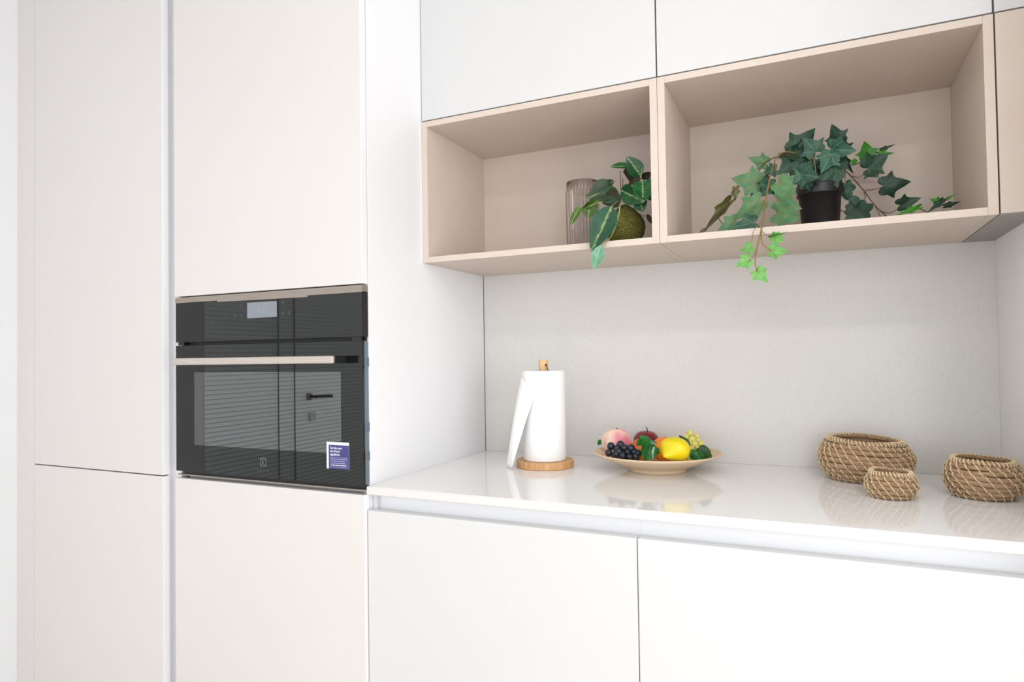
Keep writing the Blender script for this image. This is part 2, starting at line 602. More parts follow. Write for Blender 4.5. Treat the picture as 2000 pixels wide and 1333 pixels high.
dr = thing('door_1', 'white glazed balcony door with lowered blind', None, (XL, (DY0 + DY1) / 2, 0), kind='structure')
for y0, y1 in ((DY0, DY0 + 0.05), (DY1 - 0.015, DY1)):
    pbox('frame_post', 'white', dr, XL - 0.07, XL - 0.004, y0, y1, 0, 2.2)
pbox('door_rail', 'white', dr, XL - 0.07, XL - 0.004, DY0 + 0.05, DY1 - 0.015, 2.12, 2.2)
pbox('door_rail', 'white', dr, XL - 0.07, XL - 0.004, DY0 + 0.05, DY1 - 0.015, 0.0, 0.12)
for y0, y1 in ((-1.767, -1.761), (-1.665, -1.660)):
    pbox('ladder_tape', 'dark_gap', dr, XL - 0.014, XL - 0.012, y0, y1, 0.13, 2.11)
sb = bmesh.new()
z = 0.14
while z < 2.1:
    y0, y1 = DY0 + 0.052, DY1 - 0.017
    vs = [sb.verts.new(p) for p in ((XL - 0.034, y0, z - 0.0082), (XL - 0.034, y1, z - 0.0082), (XL - 0.022, y1, z + 0.0082), (XL - 0.022, y0, z + 0.0082))]
    sb.faces.new(vs)
    z += 0.019
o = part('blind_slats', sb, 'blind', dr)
o['kind'] = 'stuff'
pbox('door_panel', 'white', dr, XL - 0.09, XL - 0.075, DY0, DY1, 0.0, 2.2)
hb = bmesh.new()
box(hb, XL - 0.011, XL + 0.006, -1.862, -1.836, 0.985, 1.02, 0.003)
part('door_handle', hb, 'grey_under', dr)
hb = bmesh.new()
box(hb, XL - 0.011, XL + 0.004, -1.888, -1.850, 0.885, 0.925, 0.003)
part('key_plate', hb, 'white', dr)
tb = bmesh.new()
tube(tb, spline([(XL + 0.004, -1.849, 1.003), (XL + 0.04, -1.849, 1.003), (XL + 0.045, -1.87, 1.003), (XL + 0.045, -1.955, 1.0)]), 0.0075, 8)
part('door_lever', tb, 'handle_end', dr)

for i, (lx, ly) in enumerate(((1.62, -2.35), (0.05, -2.35), (0.9, -1.35))):
    lb = bmesh.new()
    lathe(lb, [(0.15, 0), (0.16, 0.004), (0.16, 0.02), (0.14, 0.02)], (lx, ly, CEIL - 0.02), 48, cap0=False, cap1=False)
    tag(part('ceiling_lamp', lb, 'white', smooth=True), 'round flush white ceiling lamp ' + ('by the right window', 'above the left of the kitchen', 'near the counter')[i], 'lamp', 'ceiling lamps')

# ------------------------------------------------------------------ tall cabinets on the left
T = 0.02
ZTOP = 2.45
XG0, XG1 = -0.6455, -0.600     # vertical grip channel
ZJ = 0.8835                    # joint between upper and lower doors
def door(parent, m, x0, x1, z0, z1, y=YT, t=T, bev=0.0012):
    o = pbox('door', m, parent, x0, x1, y, y + t, z0, z1, bev)
    o.data.materials.append(MT['white_lit'])
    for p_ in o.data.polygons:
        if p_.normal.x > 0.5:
            p_.material_index = 1      # same white lightened: side light painted onto right-facing faces
    return o

ep = tag(part('end_panel', box(bmesh.new(), XL + 0.0005, -1.2035, YT + 0.001, -0.005, 0.0, ZTOP, 0.001), 'white_tall'), 'narrow warm-white upright filler panel between left wall and tall cabinet', 'panel')

tc = thing('tall_cabinet', 'tall plain warm-white cabinet with two doors, left of the oven', 'cabinet', (-0.92, -0.3, 0))
pbox('carcass', 'white_tall', tc, -1.2015, -0.6575, YT + 0.024, -0.004, 0.10, ZTOP)
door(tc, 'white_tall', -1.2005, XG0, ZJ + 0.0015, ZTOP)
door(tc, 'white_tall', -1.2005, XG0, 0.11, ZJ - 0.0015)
pbox('plinth', 'white_tall', tc, -1.2015, -0.6575, YT + 0.06, YT + 0.08, 0, 0.10)

gc = bmesh.new()
box(gc, -0.6575, -0.6545, YT + 0.021, YT + 0.037, 0.11, ZTOP)
box(gc, -0.6545, -0.6005, YT + 0.034, YT + 0.037, 0.11, ZTOP)
box(gc, -0.6035, -0.6005, YT + 0.021, YT + 0.034, 0.11, ZTOP)
oc = thing('oven_cabinet', 'tall warm-white cabinet housing the black built-in oven', 'cabinet', (-0.3, -0.3, 0))
part('grip_channel', gc, 'white_lit', oc)  # recess lightened by colour, as if more light reached it
pbox('side_panel', 'white_lit', oc, -0.018, 0.0, YT + 0.022, -0.003, 0.0, ZTOP, 0.0006)  # brightness of the side-lit face is partly in its colour
pbox('side_panel', 'white', oc, -0.6004, -0.5825, YT + 0.056, -0.004, 0.0, ZTOP)
pbox('back_panel', 'white', oc, -0.582, -0.0185, -0.02, -0.004, 0.1, ZTOP)
pbox('shelf_board', 'white', oc, -0.582, -0.0185, YT + 0.03, -0.021, ZJ - 0.012, ZJ + 0.005)
pbox('shelf_board', 'white', oc, -0.582, -0.0185, YT + 0.03, -0.021, 1.352, 1.37)
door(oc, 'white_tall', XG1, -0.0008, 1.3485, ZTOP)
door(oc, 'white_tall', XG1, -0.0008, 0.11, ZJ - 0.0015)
pbox('plinth', 'white_tall', oc, -0.582, -0.0185, YT + 0.06, YT + 0.08, 0, 0.10)

# ------------------------------------------------------------------ the oven
OX0, OX1, OZ0, OZ1 = -0.5955, -0.0012, 0.8925, 1.3455
ov = thing('built_in_oven', 'black glass built-in compact oven with a champagne metal bar handle', 'oven', (-0.298, -0.3, OZ0))
pbox('oven_body', 'oven_black', ov, OX0 + 0.02, OX1 - 0.019, YT + 0.024, -0.05, OZ0 + 0.004, OZ1 - 0.004)
cp = pbox('control_panel', 'oven_glass', ov, OX0, OX1, YT, YT + 0.020, 1.2305, 1.3318, 0.0006)
tb = bmesh.new()
ys = YT - 0.0012
pts = [(OX0, 1.3320), (-0.4447, 1.3318), (-0.4447, 1.3285), (-0.1559, 1.3262), (-0.1559, 1.3298), (OX1, 1.3298), (OX1, OZ1), (OX0, OZ1)]
lo = [tb.verts.new((x, ys, z)) for x, z in pts]
hi = [tb.verts.new((x, YT + 0.020, z)) for x, z in pts]
tb.faces.new(lo)
tb.faces.new(list(reversed(hi)))
for i in range(len(pts)):
    j = (i + 1) % len(pts)
    tb.faces.new((lo[j], lo[i], hi[i], hi[j]))
part('trim_strip', tb, 'alu_dark', ov, label='brushed champagne metal strip along the top')
dsp = pbox('display', 'screen', cp, -0.3446, -0.2499, YT - 0.0006, YT + 0.002, 1.2840, 1.3216, label='lit pale blue-grey display')
text_part('display_digits', '0:37', 0.017, 'screen_digit', cp, -0.3105, YT - 0.0009, 1.2965)
for kx, kz, r in ((-0.3633, 1.3148, 0.0032), (-0.384, 1.2912, 0.0035), (-0.3635, 1.2923, 0.0032), (-0.2305, 1.3173, 0.0035), (-0.2307, 1.2919, 0.0038), (-0.2102, 1.2917, 0.0036)):
    kb = bmesh.new()
    n = 20
    for q0 in range(n):
        a0, a1 = 2 * PI * q0 / n, 2 * PI * (q0 + 1) / n
        kb.faces.new([kb.verts.new((kx + rr * math.cos(a), YT - 0.0005, kz + rr * math.sin(a))) for rr, a in ((r, a0), (r, a1), (r * 0.68, a1), (r * 0.68, a0))])
    bmesh.ops.remove_doubles(kb, verts=kb.verts, dist=1e-6)
    part('touch_key', kb, 'oven_mark', cp)
pbox('control_side', 'oven_black', ov, OX0 + 0.004, OX1 - 0.004, YT + 0.0202, YT + 0.0236, 1.232, OZ1 - 0.002)
# black slot between panel and door with small end bridges
pbox('vent_slot', 'oven_black', ov, OX0 + 0.004, OX1 - 0.004, YT + 0.014, YT + 0.022, 1.2222, 1.2304)
for x0, x1 in ((OX0 + 0.008, OX0 + 0.03), (OX1 - 0.03, OX1 - 0.008)):
    pbox('slot_end', 'oven_glass', ov, x0, x1, YT + 0.001, YT + 0.0138, 1.2222, 1.2304)

od = pbox('oven_door', 'oven_glass', ov, OX0, OX1, YT, YT + 0.006, 0.9008, 1.2218, 0.0006)
pbox('door_frame', 'steel', od, OX0 + 0.003, OX1 - 0.0015, YT + 0.0062, YT + 0.0235, 0.9045, 1.2210, 0.001, label='blue-grey steel edge of the oven door')
for z0, z1 in ((1.164, 1.184), (1.02, 1.04), (0.955, 0.975)):
    pbox('edge_clip', 'steel', od, OX1 - 0.0014, OX1 + 0.0006, YT + 0.017, YT + 0.0225, z0, z1)
pbox('window_pane', 'oven_pane', od, -0.528, -0.062, YT - 0.0004, YT + 0.001, 0.9697, 1.1534, label='reflective oven window pane')
hd = bmesh.new()
box(hd, -0.5485, -0.0455, -0.6335, -0.6235, 1.1725, 1.1895, 0.003, 3)
hh = part('handle_bar', hd, 'alu', ov, smooth=False, label='brushed champagne bar handle')
for x0, x1 in ((-0.5485, -0.5245), (-0.0700, -0.0457)):
    pbox('handle_bracket', 'handle_end', hh, x0, x1, -0.6234, -0.5852, 1.1735, 1.1885, 0.001)
pbox('bottom_trim', 'alu_dark', ov, OX0 + 0.002, OX1 - 0.001, YT + 0.004, YT + 0.02, 0.8895, 0.8925)
pbox('bottom_slot', 'oven_black', ov, OX0 + 0.02, OX1 - 0.002, YT + 0.008, YT + 0.02, 0.8927, 0.9006)

# maker's mark and name, printed in grey at the foot of the door
lg = bmesh.new()
ye = YT - 0.0005
def quad(bm, pts):
    bm.faces.new([bm.verts.new((x, ye, z)) for x, z in pts])
cx, cz, hw = -0.2958, 0.9386, 0.0098
n = 32
for k in range(n):   # square with a round opening
    a0, a1 = 2 * PI * k / n, 2 * PI * (k + 1) / n
    def sq(a):
        c, s = math.cos(a), math.sin(a)
        m_ = max(abs(c), abs(s))
        return (cx + hw * c / m_, cz + hw * s / m_)
    def ci(a):
        return (cx + 0.0081 * math.cos(a), cz + 0.0081 * math.sin(a))
    quad(lg, (sq(a0), sq(a1), ci(a1), ci(a0)))
for k in range(12):  # half lens
    t0, t1 = k / 12, (k + 1) / 12
    z0, z1 = cz + 0.0072 * (1 - 2 * t0), cz + 0.0072 * (1 - 2 * t1)
    b0, b1 = 0.0052 * math.sin(PI * t0) ** 0.8, 0.0052 * math.sin(PI * t1) ** 0.8
    quad(lg, ((cx + 0.001, z0), (cx + 0.001, z1), (cx + 0.001 - b1, z1), (cx + 0.001 - b0, z0)))
bmesh.ops.remove_doubles(lg, verts=lg.verts, dist=1e-6)
part('emblem', lg, 'oven_mark', od)
text_part('maker_name', 'Electrolux', 0.0085, 'oven_mark_dim', od, cx, ye, 0.9165, 0.0001, 0.040, 'CENTER')

# promotional sticker
SX0, SX1, SZ0, SZ1 = -0.1040, -0.0410, 0.9352, 0.9952
st = pbox('sticker', 'st_white', ov, SX0, SX1, YT - 0.0007, YT - 0.0001, SZ0, SZ1, label='navy and white promotional sticker')
bm = bmesh.new()
y1 = YT - 0.0010
bm.faces.new([bm.verts.new(p) for p in ((SX0 + 0.0062, y1, SZ0 - 0.0001), (SX1, y1, SZ0 - 0.0001), (SX1, y1, SZ1 - 0.0065), (SX0 + 0.0062, y1, SZ1 - 0.0065))])
part('navy_field', bm, 'st_blue', st)
for k, s_ in enumerate(('Get the most', 'out of your', 'appliance')):
    text_part('sticker_text', s_, 0.0072, 'st_white', st, SX0 + 0.0105, YT - 0.0012, SZ1 - 0.0155 - k * 0.0072, 0.00018, (0.033, 0.028, 0.027)[k])
fx0, fx1, fz0, fz1 = SX0 + 0.0105, SX1 - 0.005, SZ0 + 0.004, SZ0 + 0.0262
bm = bmesh.new()
for a, b, c, d in ((fx0, fx1, fz0, fz0 + 0.0009), (fx0, fx1, fz1 - 0.0009, fz1), (fx0, fx0 + 0.0009, fz0 + 0.0009, fz1 - 0.0009), (fx1 - 0.0009, fx1, fz0 + 0.0009, fz1 - 0.0009)):
    bm.faces.new([bm.verts.new((x, YT - 0.0012, z)) for x, z in ((a, c), (b, c), (b, d), (a, d))])
bmesh.ops.remove_doubles(bm, verts=bm.verts, dist=1e-5)
part('sticker_frame', bm, 'st_lilac', st)
for k in range(4):
    bm = bmesh.new()
    zz = fz1 - 0.0052 - k * 0.0045
    rnd = random.Random(k)
    x = fx0 + 0.0035
    while x < fx1 - 0.006:
        wd = rnd.uniform(0.002, 0.006)
        bm.faces.new([bm.verts.new((a, YT - 0.0012, b)) for a, b in ((x, zz), (x + wd, zz), (x + wd, zz + 0.0019), (x, zz + 0.0019))])
        x += wd + 0.0006
    part('print_line', bm, 'st_white' if k == 3 else 'st_lilac', st)['kind'] = 'stuff'

# ------------------------------------------------------------------ counter, base cabinets
ct = bmesh.new()
# L-shaped slab: a front lip runs past the tall cabinet's side panel
pl = [(-0.0005, YB), (XW - 0.0005, YB), (XW - 0.0005, -0.0005), (0.0008, -0.0005), (0.0008, YT + 0.0215), (-0.0005, YT + 0.0215)]
lo = [ct.verts.new((x, y, ZC - 0.018)) for x, y in pl]
hi = [ct.verts.new((x, y, ZC)) for x, y in pl]
ct.faces.new(list(reversed(lo)))
ct.faces.new(hi)
fr = []
for i in range(len(pl)):
    j = (i + 1) % len(pl)
    fr.append(ct.faces.new((lo[i], lo[j], hi[j], hi[i])))
ed = [e for e in fr[0].edges if abs(e.verts[0].co.z - e.verts[1].co.z) < 1e-6]
bmesh.ops.bevel(ct, geom=ed, offset=0.0015, segments=2, affect='EDGES')
wt = part('worktop', ct, 'counter')
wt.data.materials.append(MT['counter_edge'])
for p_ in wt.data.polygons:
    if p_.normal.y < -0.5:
        p_.material_index = 1   # unpolished front edge, with shade painted into its darker tone
tag(wt, 'polished white speckled quartz worktop holding the fruit plate', 'worktop')

sp = part('backsplash', box(bmesh.new(), 0.0006, XW - 0.0002, -0.0002, 0.0115, ZC + 0.0002, ZS + 0.1), 'splash')
tag(sp, 'speckled light grey stone backsplash between worktop and shelves', 'backsplash')

ZB = ZC - 0.0522
for i, (x0, x1) in enumerate(((0.0, 0.6025), (0.6025, XW - 0.001))):
    b = thing('base_cabinet', ('white handleless base cabinet below the worktop, next to the oven cabinet',
                               'white handleless base cabinet below the baskets, beside the right wall')[i], 'cabinet', ((x0 + x1) / 2, -0.28, 0), 'base cabinets under the worktop')
    pbox('carcass', 'white', b, x0 + 0.0015, x1 - 0.0015, YB + 0.037, -0.006, 0.10, ZB - 0.03)
    bm = bmesh.new()
    xa = x0 + (0.0001 if i else 0.012)
    box(bm, xa, x1 - 0.0001, YB + 0.033, YB + 0.036, ZB - 0.0295, ZC - 0.0185)
    part('grip_channel', bm, 'white_lit', b)  # lightened colour offsets the shade inside this channel
    if i == 0:
        pbox('side_cheek', 'white', b, 0.0015, 0.0115, YB + 0.0205, YB + 0.036, ZB - 0.0295, ZC - 0.0186)
    pbox('door', 'white', b, x0 + (0.0007 if i else 0.0012), x1 - 0.0007, YB, YB + 0.02, 0.11, ZB, 0.002)
    pbox('plinth', 'white', b, x0, x1, YB + 0.06, YB + 0.08, 0, 0.099)

# ------------------------------------------------------------------ wall cabinets and shelf boxes
def upper(name, label, x0, x1, m='white', group='white wall cabinets above the shelves', z0=ZT):
    u_ = thing(name, label, 'cabinet', ((x0 + x1) / 2, -0.17, z0), group)
    pbox('carcass', m, u_, x0 + 0.0008, x1 - 0.0008, YU + 0.022, -0.003, z0 + 0.002, ZTOP)
    pbox('door', m, u_, x0 + 0.0016, x1 - 0.0016, YU, YU + 0.02, z0 + 0.0016, ZTOP, 0.0008)
    return u_
upper('wall_cabinet', 'white wall cabinet above the left shelf with the glass', 0.0, XS1)
upper('wall_cabinet', 'white wall cabinet above the right shelf with the ivy', XS1, XS2)
fu = tag(part('filler_panel', box(bmesh.new(), XS2 + 0.0016, XW - 0.001, YU, YU + 0.03, ZT + 0.0016, ZTOP, 0.0008), 'white'),
         'white filler strip in the top right corner, above the beige strip', 'panel')

TH, TV = 0.0145, 0.016
def shelf_box(label, x0, x1):
    s_ = thing('open_shelf', label, 'shelf', ((x0 + x1) / 2, -0.17, ZS), 'beige open shelf boxes')
    a, b = x0 + 0.0004, x1 - 0.0004
    bv = 0.0005
    pbox('side_board', 'beige', s_, a, a + TV, YU, -0.002, ZS, ZT - 0.0012, bv)
    pbox('side_board', 'beige', s_, b - TV, b, YU, -0.002, ZS, ZT - 0.0012, bv)
    pbox('top_board', 'beige', s_, a + TV + 0.0001, b - TV - 0.0001, YU + 0.0002, -0.002, ZT - 0.0012 - TH, ZT - 0.0012, bv)
    pbox('bottom_board', 'beige', s_, a + TV + 0.0001, b - TV - 0.0001, YU + 0.0002, -0.002, ZS, ZS + TH, bv)
    pbox('back_board', 'beige', s_, a + TV + 0.0002, b - TV - 0.0002, -0.021, -0.005, ZS + TH + 0.0001, ZT - 0.0013 - TH)
shelf_box('beige open shelf box on the left holding the glass and mossy plant', 0.0, XS1)
shelf_box('beige open shelf box on the right holding the potted ivy', XS1, XS2)
ff = thing('filler_panel', 'beige filler strip with grey underside between ivy shelf and right wall', 'panel', ((XS2 + XW) / 2, -0.17, ZS))
pbox('front_board', 'beige', ff, XS2 + 0.0022, XW - 0.001, YU, YU + 0.02, ZS + 0.001, ZT - 0.0012, 0.0006)
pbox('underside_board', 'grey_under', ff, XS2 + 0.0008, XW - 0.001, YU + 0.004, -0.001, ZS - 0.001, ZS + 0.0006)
#DETAILS
# ------------------------------------------------------------------ paper roll on its stand
PX, PY = 0.2710, -0.1986
ph = thing('paper_towel_holder', 'round bamboo paper towel holder on the worktop', 'holder', (PX, PY, ZC))
bm = bmesh.new()
R = 0.0733
lathe(bm, [(R - 0.0015, 0.0003), (R, 0.002), (R, 0.016), (R - 0.002, 0.018)], (PX, PY, ZC), 96)
part('base', bm, 'bamboo', ph, smooth=False)
bm = bmesh.new()
lathe(bm, [(0.0118, 0.0182), (0.0118, 0.270), (0.0105, 0.2725)], (PX, PY, ZC), 32)
post = part('post', bm, 'bamboo_post', ph)
bm = bmesh.new()
c0 = at(1066.5, 713.5, PY - 0.0125)
tube(bm, spline([c0 + Vector((0, 0.004, 0)), c0 + Vector((0, -0.0025, 0.0006)), c0 + Vector((0.004, -0.003, -0.006)), c0 + Vector((0.0072, -0.0025, -0.0155))]), 0.0011, 6)
part('hanging_cord', bm, 'cord', post)
bm = bmesh.new()
lathe(bm, [(0.0026, 0), (0.0026, 0.0006)], (0, 0, 0), 16)
bmesh.ops.rotate(bm, verts=bm.verts, matrix=Matrix.Rotation(PI / 2, 3, 'X'))
bmesh.ops.translate(bm, verts=bm.verts, vec=c0 + Vector((0, 0.0012, 0)))
part('cord_hole', bm, 'cord', post)

pr = thing('paper_roll', 'white kitchen paper roll standing on the bamboo holder', 'paper roll', (PX, PY, ZC + 0.0185))
RR, RH = 0.0545, 0.2262
bm = bmesh.new()
lathe(bm, [(0.021, 0.0), (RR - 0.001, 0.0), (RR, 0.002), (RR, RH - 0.003), (RR - 0.002, RH), (0.021, RH - 0.001), (0.021, 0.0)], (PX, PY, ZC + 0.0185), 80, cap0=False, cap1=False)
part('roll', bm, 'paper', pr, smooth=False)
for p in pr.children[0].data.polygons:
    p.use_smooth = abs(p.normal.z) < 0.5
bm = bmesh.new()
lathe(bm, [(0.0205, 0.0), (0.0205, RH - 0.002), (0.019, RH - 0.002), (0.019, 0.0)], (PX, PY, ZC + 0.0186), 40, cap0=False, cap1=False)
part('core', bm, 'core', pr, smooth=True)
# loose sheet: its top clings to the roll, its free corner stands on the worktop
bm = bmesh.new()
def on_roll(ang, zz, off=0.0008):
    return Vector((PX + (RR + off) * math.cos(ang), PY + (RR + off) * math.sin(ang), ZC + 0.0185 + zz))
D0, C0 = Vector((0.1858, -0.2494, 0.9012)), Vector((0.2105, -0.2695, 0.9012))
nu, nv = 10, 26
rows = []
for j in range(nv + 1):
    t = j / nv
    row = []
    for i in range(nu + 1):
        s_ = i / nu
        top = on_roll(math.radians(195 + 77 * s_), 0.224 - 0.048 * s_)
        bot = D0.lerp(C0, s_)
        p = top.lerp(bot, t)
        p += Vector((-0.30, -0.6, 0)) * (0.012 * math.sin(PI * t) * (0.35 + 0.65 * math.sin(PI * s_)))
        row.append(bm.verts.new(p))
    rows.append(row)
# small curl lying on the worktop
for k in range(1, 6):
    t = k / 5
    row = []
    for i in range(nu + 1):
        s_ = i / nu
        b = D0.lerp(C0, s_)
        row.append(bm.verts.new(b + Vector((0.020 * t * (0.3 + s_), -0.006 * t, 0.0008 * math.sin(PI * t)))))
    rows.append(row)
for a, b in zip(rows, rows[1:]):
    for i in range(nu):
        bm.faces.new((a[i], a[i + 1], b[i + 1], b[i]))
part('loose_sheet', bm, 'paper', pr, smooth=True)

# ------------------------------------------------------------------ fruit plate
BX, BY, BR, BH = 0.5486, -0.1588, 0.1515, 0.0445
bm = bmesh.new()
lathe(bm, [(0.0690, 0.0003), (0.0705, 0.002), (0.0700, 0.0065), (0.072, 0.0095), (0.092, 0.0165), (0.120, 0.0275), (0.142, 0.0375),
           (BR, 0.0425), (BR, BH), (BR - 0.002, BH + 0.0008), (0.143, 0.0425), (0.118, 0.0325), (0.090, 0.0215), (0.066, 0.0135), (0.03, 0.0118), (0.002, 0.0116)], (BX, BY, ZC), 128)
tag(part('fruit_plate', bm, 'bowl', smooth=True), 'wide pale turned wooden plate piled with artificial fruit', 'plate')

def blob(name, m, c, r, parent, squash=(1, 1, 1), fn=None, n=3):
    bm = bmesh.new()
    bmesh.ops.create_icosphere(bm, subdivisions=n, radius=1)
    for v in bm.verts:
        p = v.co.copy()
        if fn:
            p = fn(p)
        v.co = Vector((p.x * r * squash[0], p.y * r * squash[1], p.z * r * squash[2])) + Vector(c)
    return part(name, bm, m, parent, smooth=True)

def oval_outline(n=9, w=0.5, tipx=1.0, power=0.75, sharp=1.0):
    pts = []
    for i in range(1, n):
        t = i / n
        pts.append((t * tipx, w * (math.sin(PI * t ** power)) ** sharp))
    return pts
IVY_HALF = [(-0.06, 0.05), (-0.16, 0.16), (-0.19, 0.30), (-0.12, 0.42), (0.0, 0.46), (0.10, 0.44), (0.17, 0.47), (0.26, 0.58), (0.37, 0.66),
            (0.38, 0.52), (0.41, 0.40), (0.47, 0.32), (0.58, 0.26), (0.74, 0.18), (0.88, 0.08)]
ROUND_HALF = [(-0.10, 0.06), (-0.24, 0.18), (-0.28, 0.34), (-0.18, 0.48), (0.0, 0.50), (0.06, 0.46), (0.14, 0.56), (0.30, 0.66), (0.46, 0.60), (0.52, 0.46), (0.52, 0.34),
              (0.62, 0.36), (0.78, 0.30), (0.92, 0.16)]
def leaf_mesh(name, half, m, cup=0.12, droop=0.10, wave=0.03, seed=0, tip=(1.0, 0.0), base=(0.0, 0.0), cx0=0.12):
    """A single leaf blade in its own space: base at the origin, tip at x = 1, surface normal +z."""
    bm = bmesh.new()
    uvl = bm.loops.layers.uv.new('UVMap')
    ol = [base] + list(half) + [tip] + [(x, -y) for x, y in reversed(half)]
    n = len(ol)
    rnd = random.Random(seed)
    ph = [rnd.uniform(0, 6.28) for _ in range(3)]
    def zf(x, y):
        return cup * abs(y) ** 1.25 - droop * x * x + wave * math.sin(5 * x + ph[0]) * math.cos(7 * y + ph[1])
    center = (cx0, 0.0)
    rings = []
    for k in (0.36, 0.7, 1.0):
        rings.append([(center[0] + (x - center[0]) * k, y * k) for x, y in ol])
    cv = bm.verts.new((center[0], 0, zf(*center)))
    rv = [[bm.verts.new((x, y, zf(x, y))) for x, y in r_] for r_ in rings]
    fs = []
    for i in range(n):
        j = (i + 1) % n
        fs.append(bm.faces.new((cv, rv[0][i], rv[0][j])))
        for a, b in zip(rv, rv[1:]):
            fs.append(bm.faces.new((a[i], b[i], b[j], a[j])))
    for f in fs:
        for l in f.loops:
            l[uvl].uv = (l.vert.co.x * 0.5 + 0.5, l.vert.co.y * 0.5 + 0.5)
    for f in bm.faces:
        f.smooth = True
        f.normal_update()
    me = bpy.data.meshes.new(name)
    bm.to_mesh(me)
    bm.free()
    me.materials.append(MT[m])
    return me
# blade UVs are scaled by one half about the centre, so the vein pattern starts at the leaf base

def place_leaf(me, name, parent, P0, P1, width=1.0, roll=0.0, thick=1.0, label=None):
    """Leaf from base point P0 to tip P1; faces the viewer side (-y) and is turned by roll about its midrib."""
    P0, P1 = Vector(P0), Vector(P1)
    d = P1 - P0
    L = d.length
    x = d / L
    t = (CAM - P0).normalized()
    n = (t - x * t.dot(x)).normalized()
    n = Matrix.Rotation(roll, 3, x) @ n
    y = n.cross(x)
    o = bpy.data.objects.new(name, me)
    COL.objects.link(o)
    M_ = Matrix(((x.x * L, y.x * L * width, n.x * L * thick, P0.x), (x.y * L, y.y * L * width, n.y * L * thick, P0.y), (x.z * L, y.z * L * width, n.z * L * thick, P0.z), (0, 0, 0, 1)))
    o.parent = parent
    o.matrix_local = Matrix.Translation(-world_loc(parent)) @ M_
    if label:
        o['label'] = label
    return o

OV = oval_outline(9, 0.36, 1.0, 0.8, 0.85)
FL = {k: leaf_mesh('fruit_leaf_' + k, OV, k, 0.25, 0.12, 0.03, 4) for k in ('fruit_leaf', 'fruit_leaf_dark', 'fruit_leaf_pale')}
FLB = leaf_mesh('fruit_leaf_broad', [(0.02, 0.14), (0.0, 0.28), (0.12, 0.34), (0.18, 0.46), (0.32, 0.44), (0.44, 0.5), (0.56, 0.38), (0.7, 0.34), (0.82, 0.2), (0.93, 0.1)], 'fruit_leaf', 0.3, 0.15, 0.12, 7)

def fthing(name, label, cat, c, r):
    return thing(name, label, cat, (c.x, c.y, c.z - r))

# peach with a crease
c = at(1204, 863, -0.15)
f_ = fthing('peach', 'large pink and cream peach at the left of the plate', 'fruit', c, 0.037)
def peach_fn(p):
    k = 1 - 0.07 * math.exp(-((math.atan2(p.y, p.x) + 2.4) / 0.16) ** 2) * (1 - abs(p.z) ** 3)
    dz = 0.16 * math.exp(-(p.x ** 2 + p.y ** 2) / 0.05) * (1 if p.z > 0 else -0.4)
    return Vector((p.x * k, p.y * k, p.z - dz))
blob('flesh', 'peach', c, 0.0375, f_, (1, 1, 0.92), peach_fn, 4)
bm = bmesh.new()
tube(bm, [c + Vector((0.001, 0, 0.026)), c + Vector((0.002, 0, 0.0345))], 0.0013, 6)
part('stem', bm, 'stem_dark', f_)
place_leaf(FL['fruit_leaf'], 'leaf', f_, at(1176, 860, -0.155), at(1166, 870, -0.15), 0.8, 0.3)

# apple
c = at(1262, 862, -0.064)
f_ = fthing('apple', 'dark red apple with a stem at the back of the plate', 'fruit', c, 0.031)
def apple_fn(p):
    rr = math.hypot(p.x, p.y)
    dz = 0.26 * math.exp(-rr * rr / 0.06) * (1 if p.z > 0 else -0.7)
    k = 1 + 0.05 * p.z
    return Vector((p.x * k, p.y * k, p.z - dz))
blob('flesh', 'apple', c, 0.0325, f_, (1, 1, 0.86), apple_fn, 4)
bm = bmesh.new()
tube(bm, spline([c + Vector((0.003, 0, 0.018)), c + Vector((0.004, 0, 0.027)), c + Vector((0.0015, 0, 0.0365))]), [0.0013] * 12 + [0.0019], 6)
part('stem', bm, 'stem_dark', f_)

# small orange-red peach between the grapes
c = at(1253, 880, -0.152)
f_ = fthing('nectarine', 'small orange-red nectarine behind the black grapes', 'fruit', c, 0.03)
blob('flesh', 'apricot', c, 0.033, f_, (0.85, 0.85, 0.9), None, 4)

# orange
c = at(1299, 878, -0.118)
f_ = fthing('orange', 'bright orange mandarin behind the yellow fruit', 'fruit', c, 0.03)
def or_fn(p):
    rr = math.hypot(p.x - 0.1, p.y)
    return Vector((p.x, p.y, p.z - 0.10 * math.exp(-rr * rr / 0.03) * (1 if p.z > 0 else 0)))
blob('flesh', 'orange', c, 0.0350, f_, (1, 1, 0.88), or_fn, 4)
bm = bmesh.new()
lathe(bm, [(0.0028, 0), (0.0022, 0.0014), (0.0004, 0.0018)], (c.x + 0.003, c.y, c.z + 0.0272), 10)
part('navel', bm, 'stem_brown', f_)

# yellow fruit, pointing to the lower left
c = at(1317, 879, -0.250)
f_ = fthing('lemon', 'plump yellow lemon at the front of the plate', 'fruit', c, 0.027)
ax = (at(1297, 898, -0.285) - c).normalized()
qq = Vector((1, 0, 0)).rotation_difference(ax)
def pear_fn(p):
    k = 1.0 if p.x < 0.1 else 1 - 0.52 * ((p.x - 0.1) / 0.9) ** 1.4
    nub = 0.14 * max(0, p.x - 0.75) / 0.25
    q_ = Vector((p.x * 1.02 + nub, p.y * k, p.z * k))
    return qq @ q_
blob('flesh', 'pear', c, 0.0355, f_, (1, 0.9, 0.82), pear_fn, 4)
bm = bmesh.new()
tip = c + ax * 0.0365
tube(bm, [tip, tip + Vector((0.001, -0.002, -0.003)), tip + Vector((0.003, -0.003, -0.004))], [0.0016, 0.0013, 0.001], 6)
part('stem', bm, 'stem_brown', f_)
place_leaf(FL['fruit_leaf_dark'], 'leaf', f_, at(1346, 878, -0.185), at(1328, 849, -0.18), 0.75, 0.5)

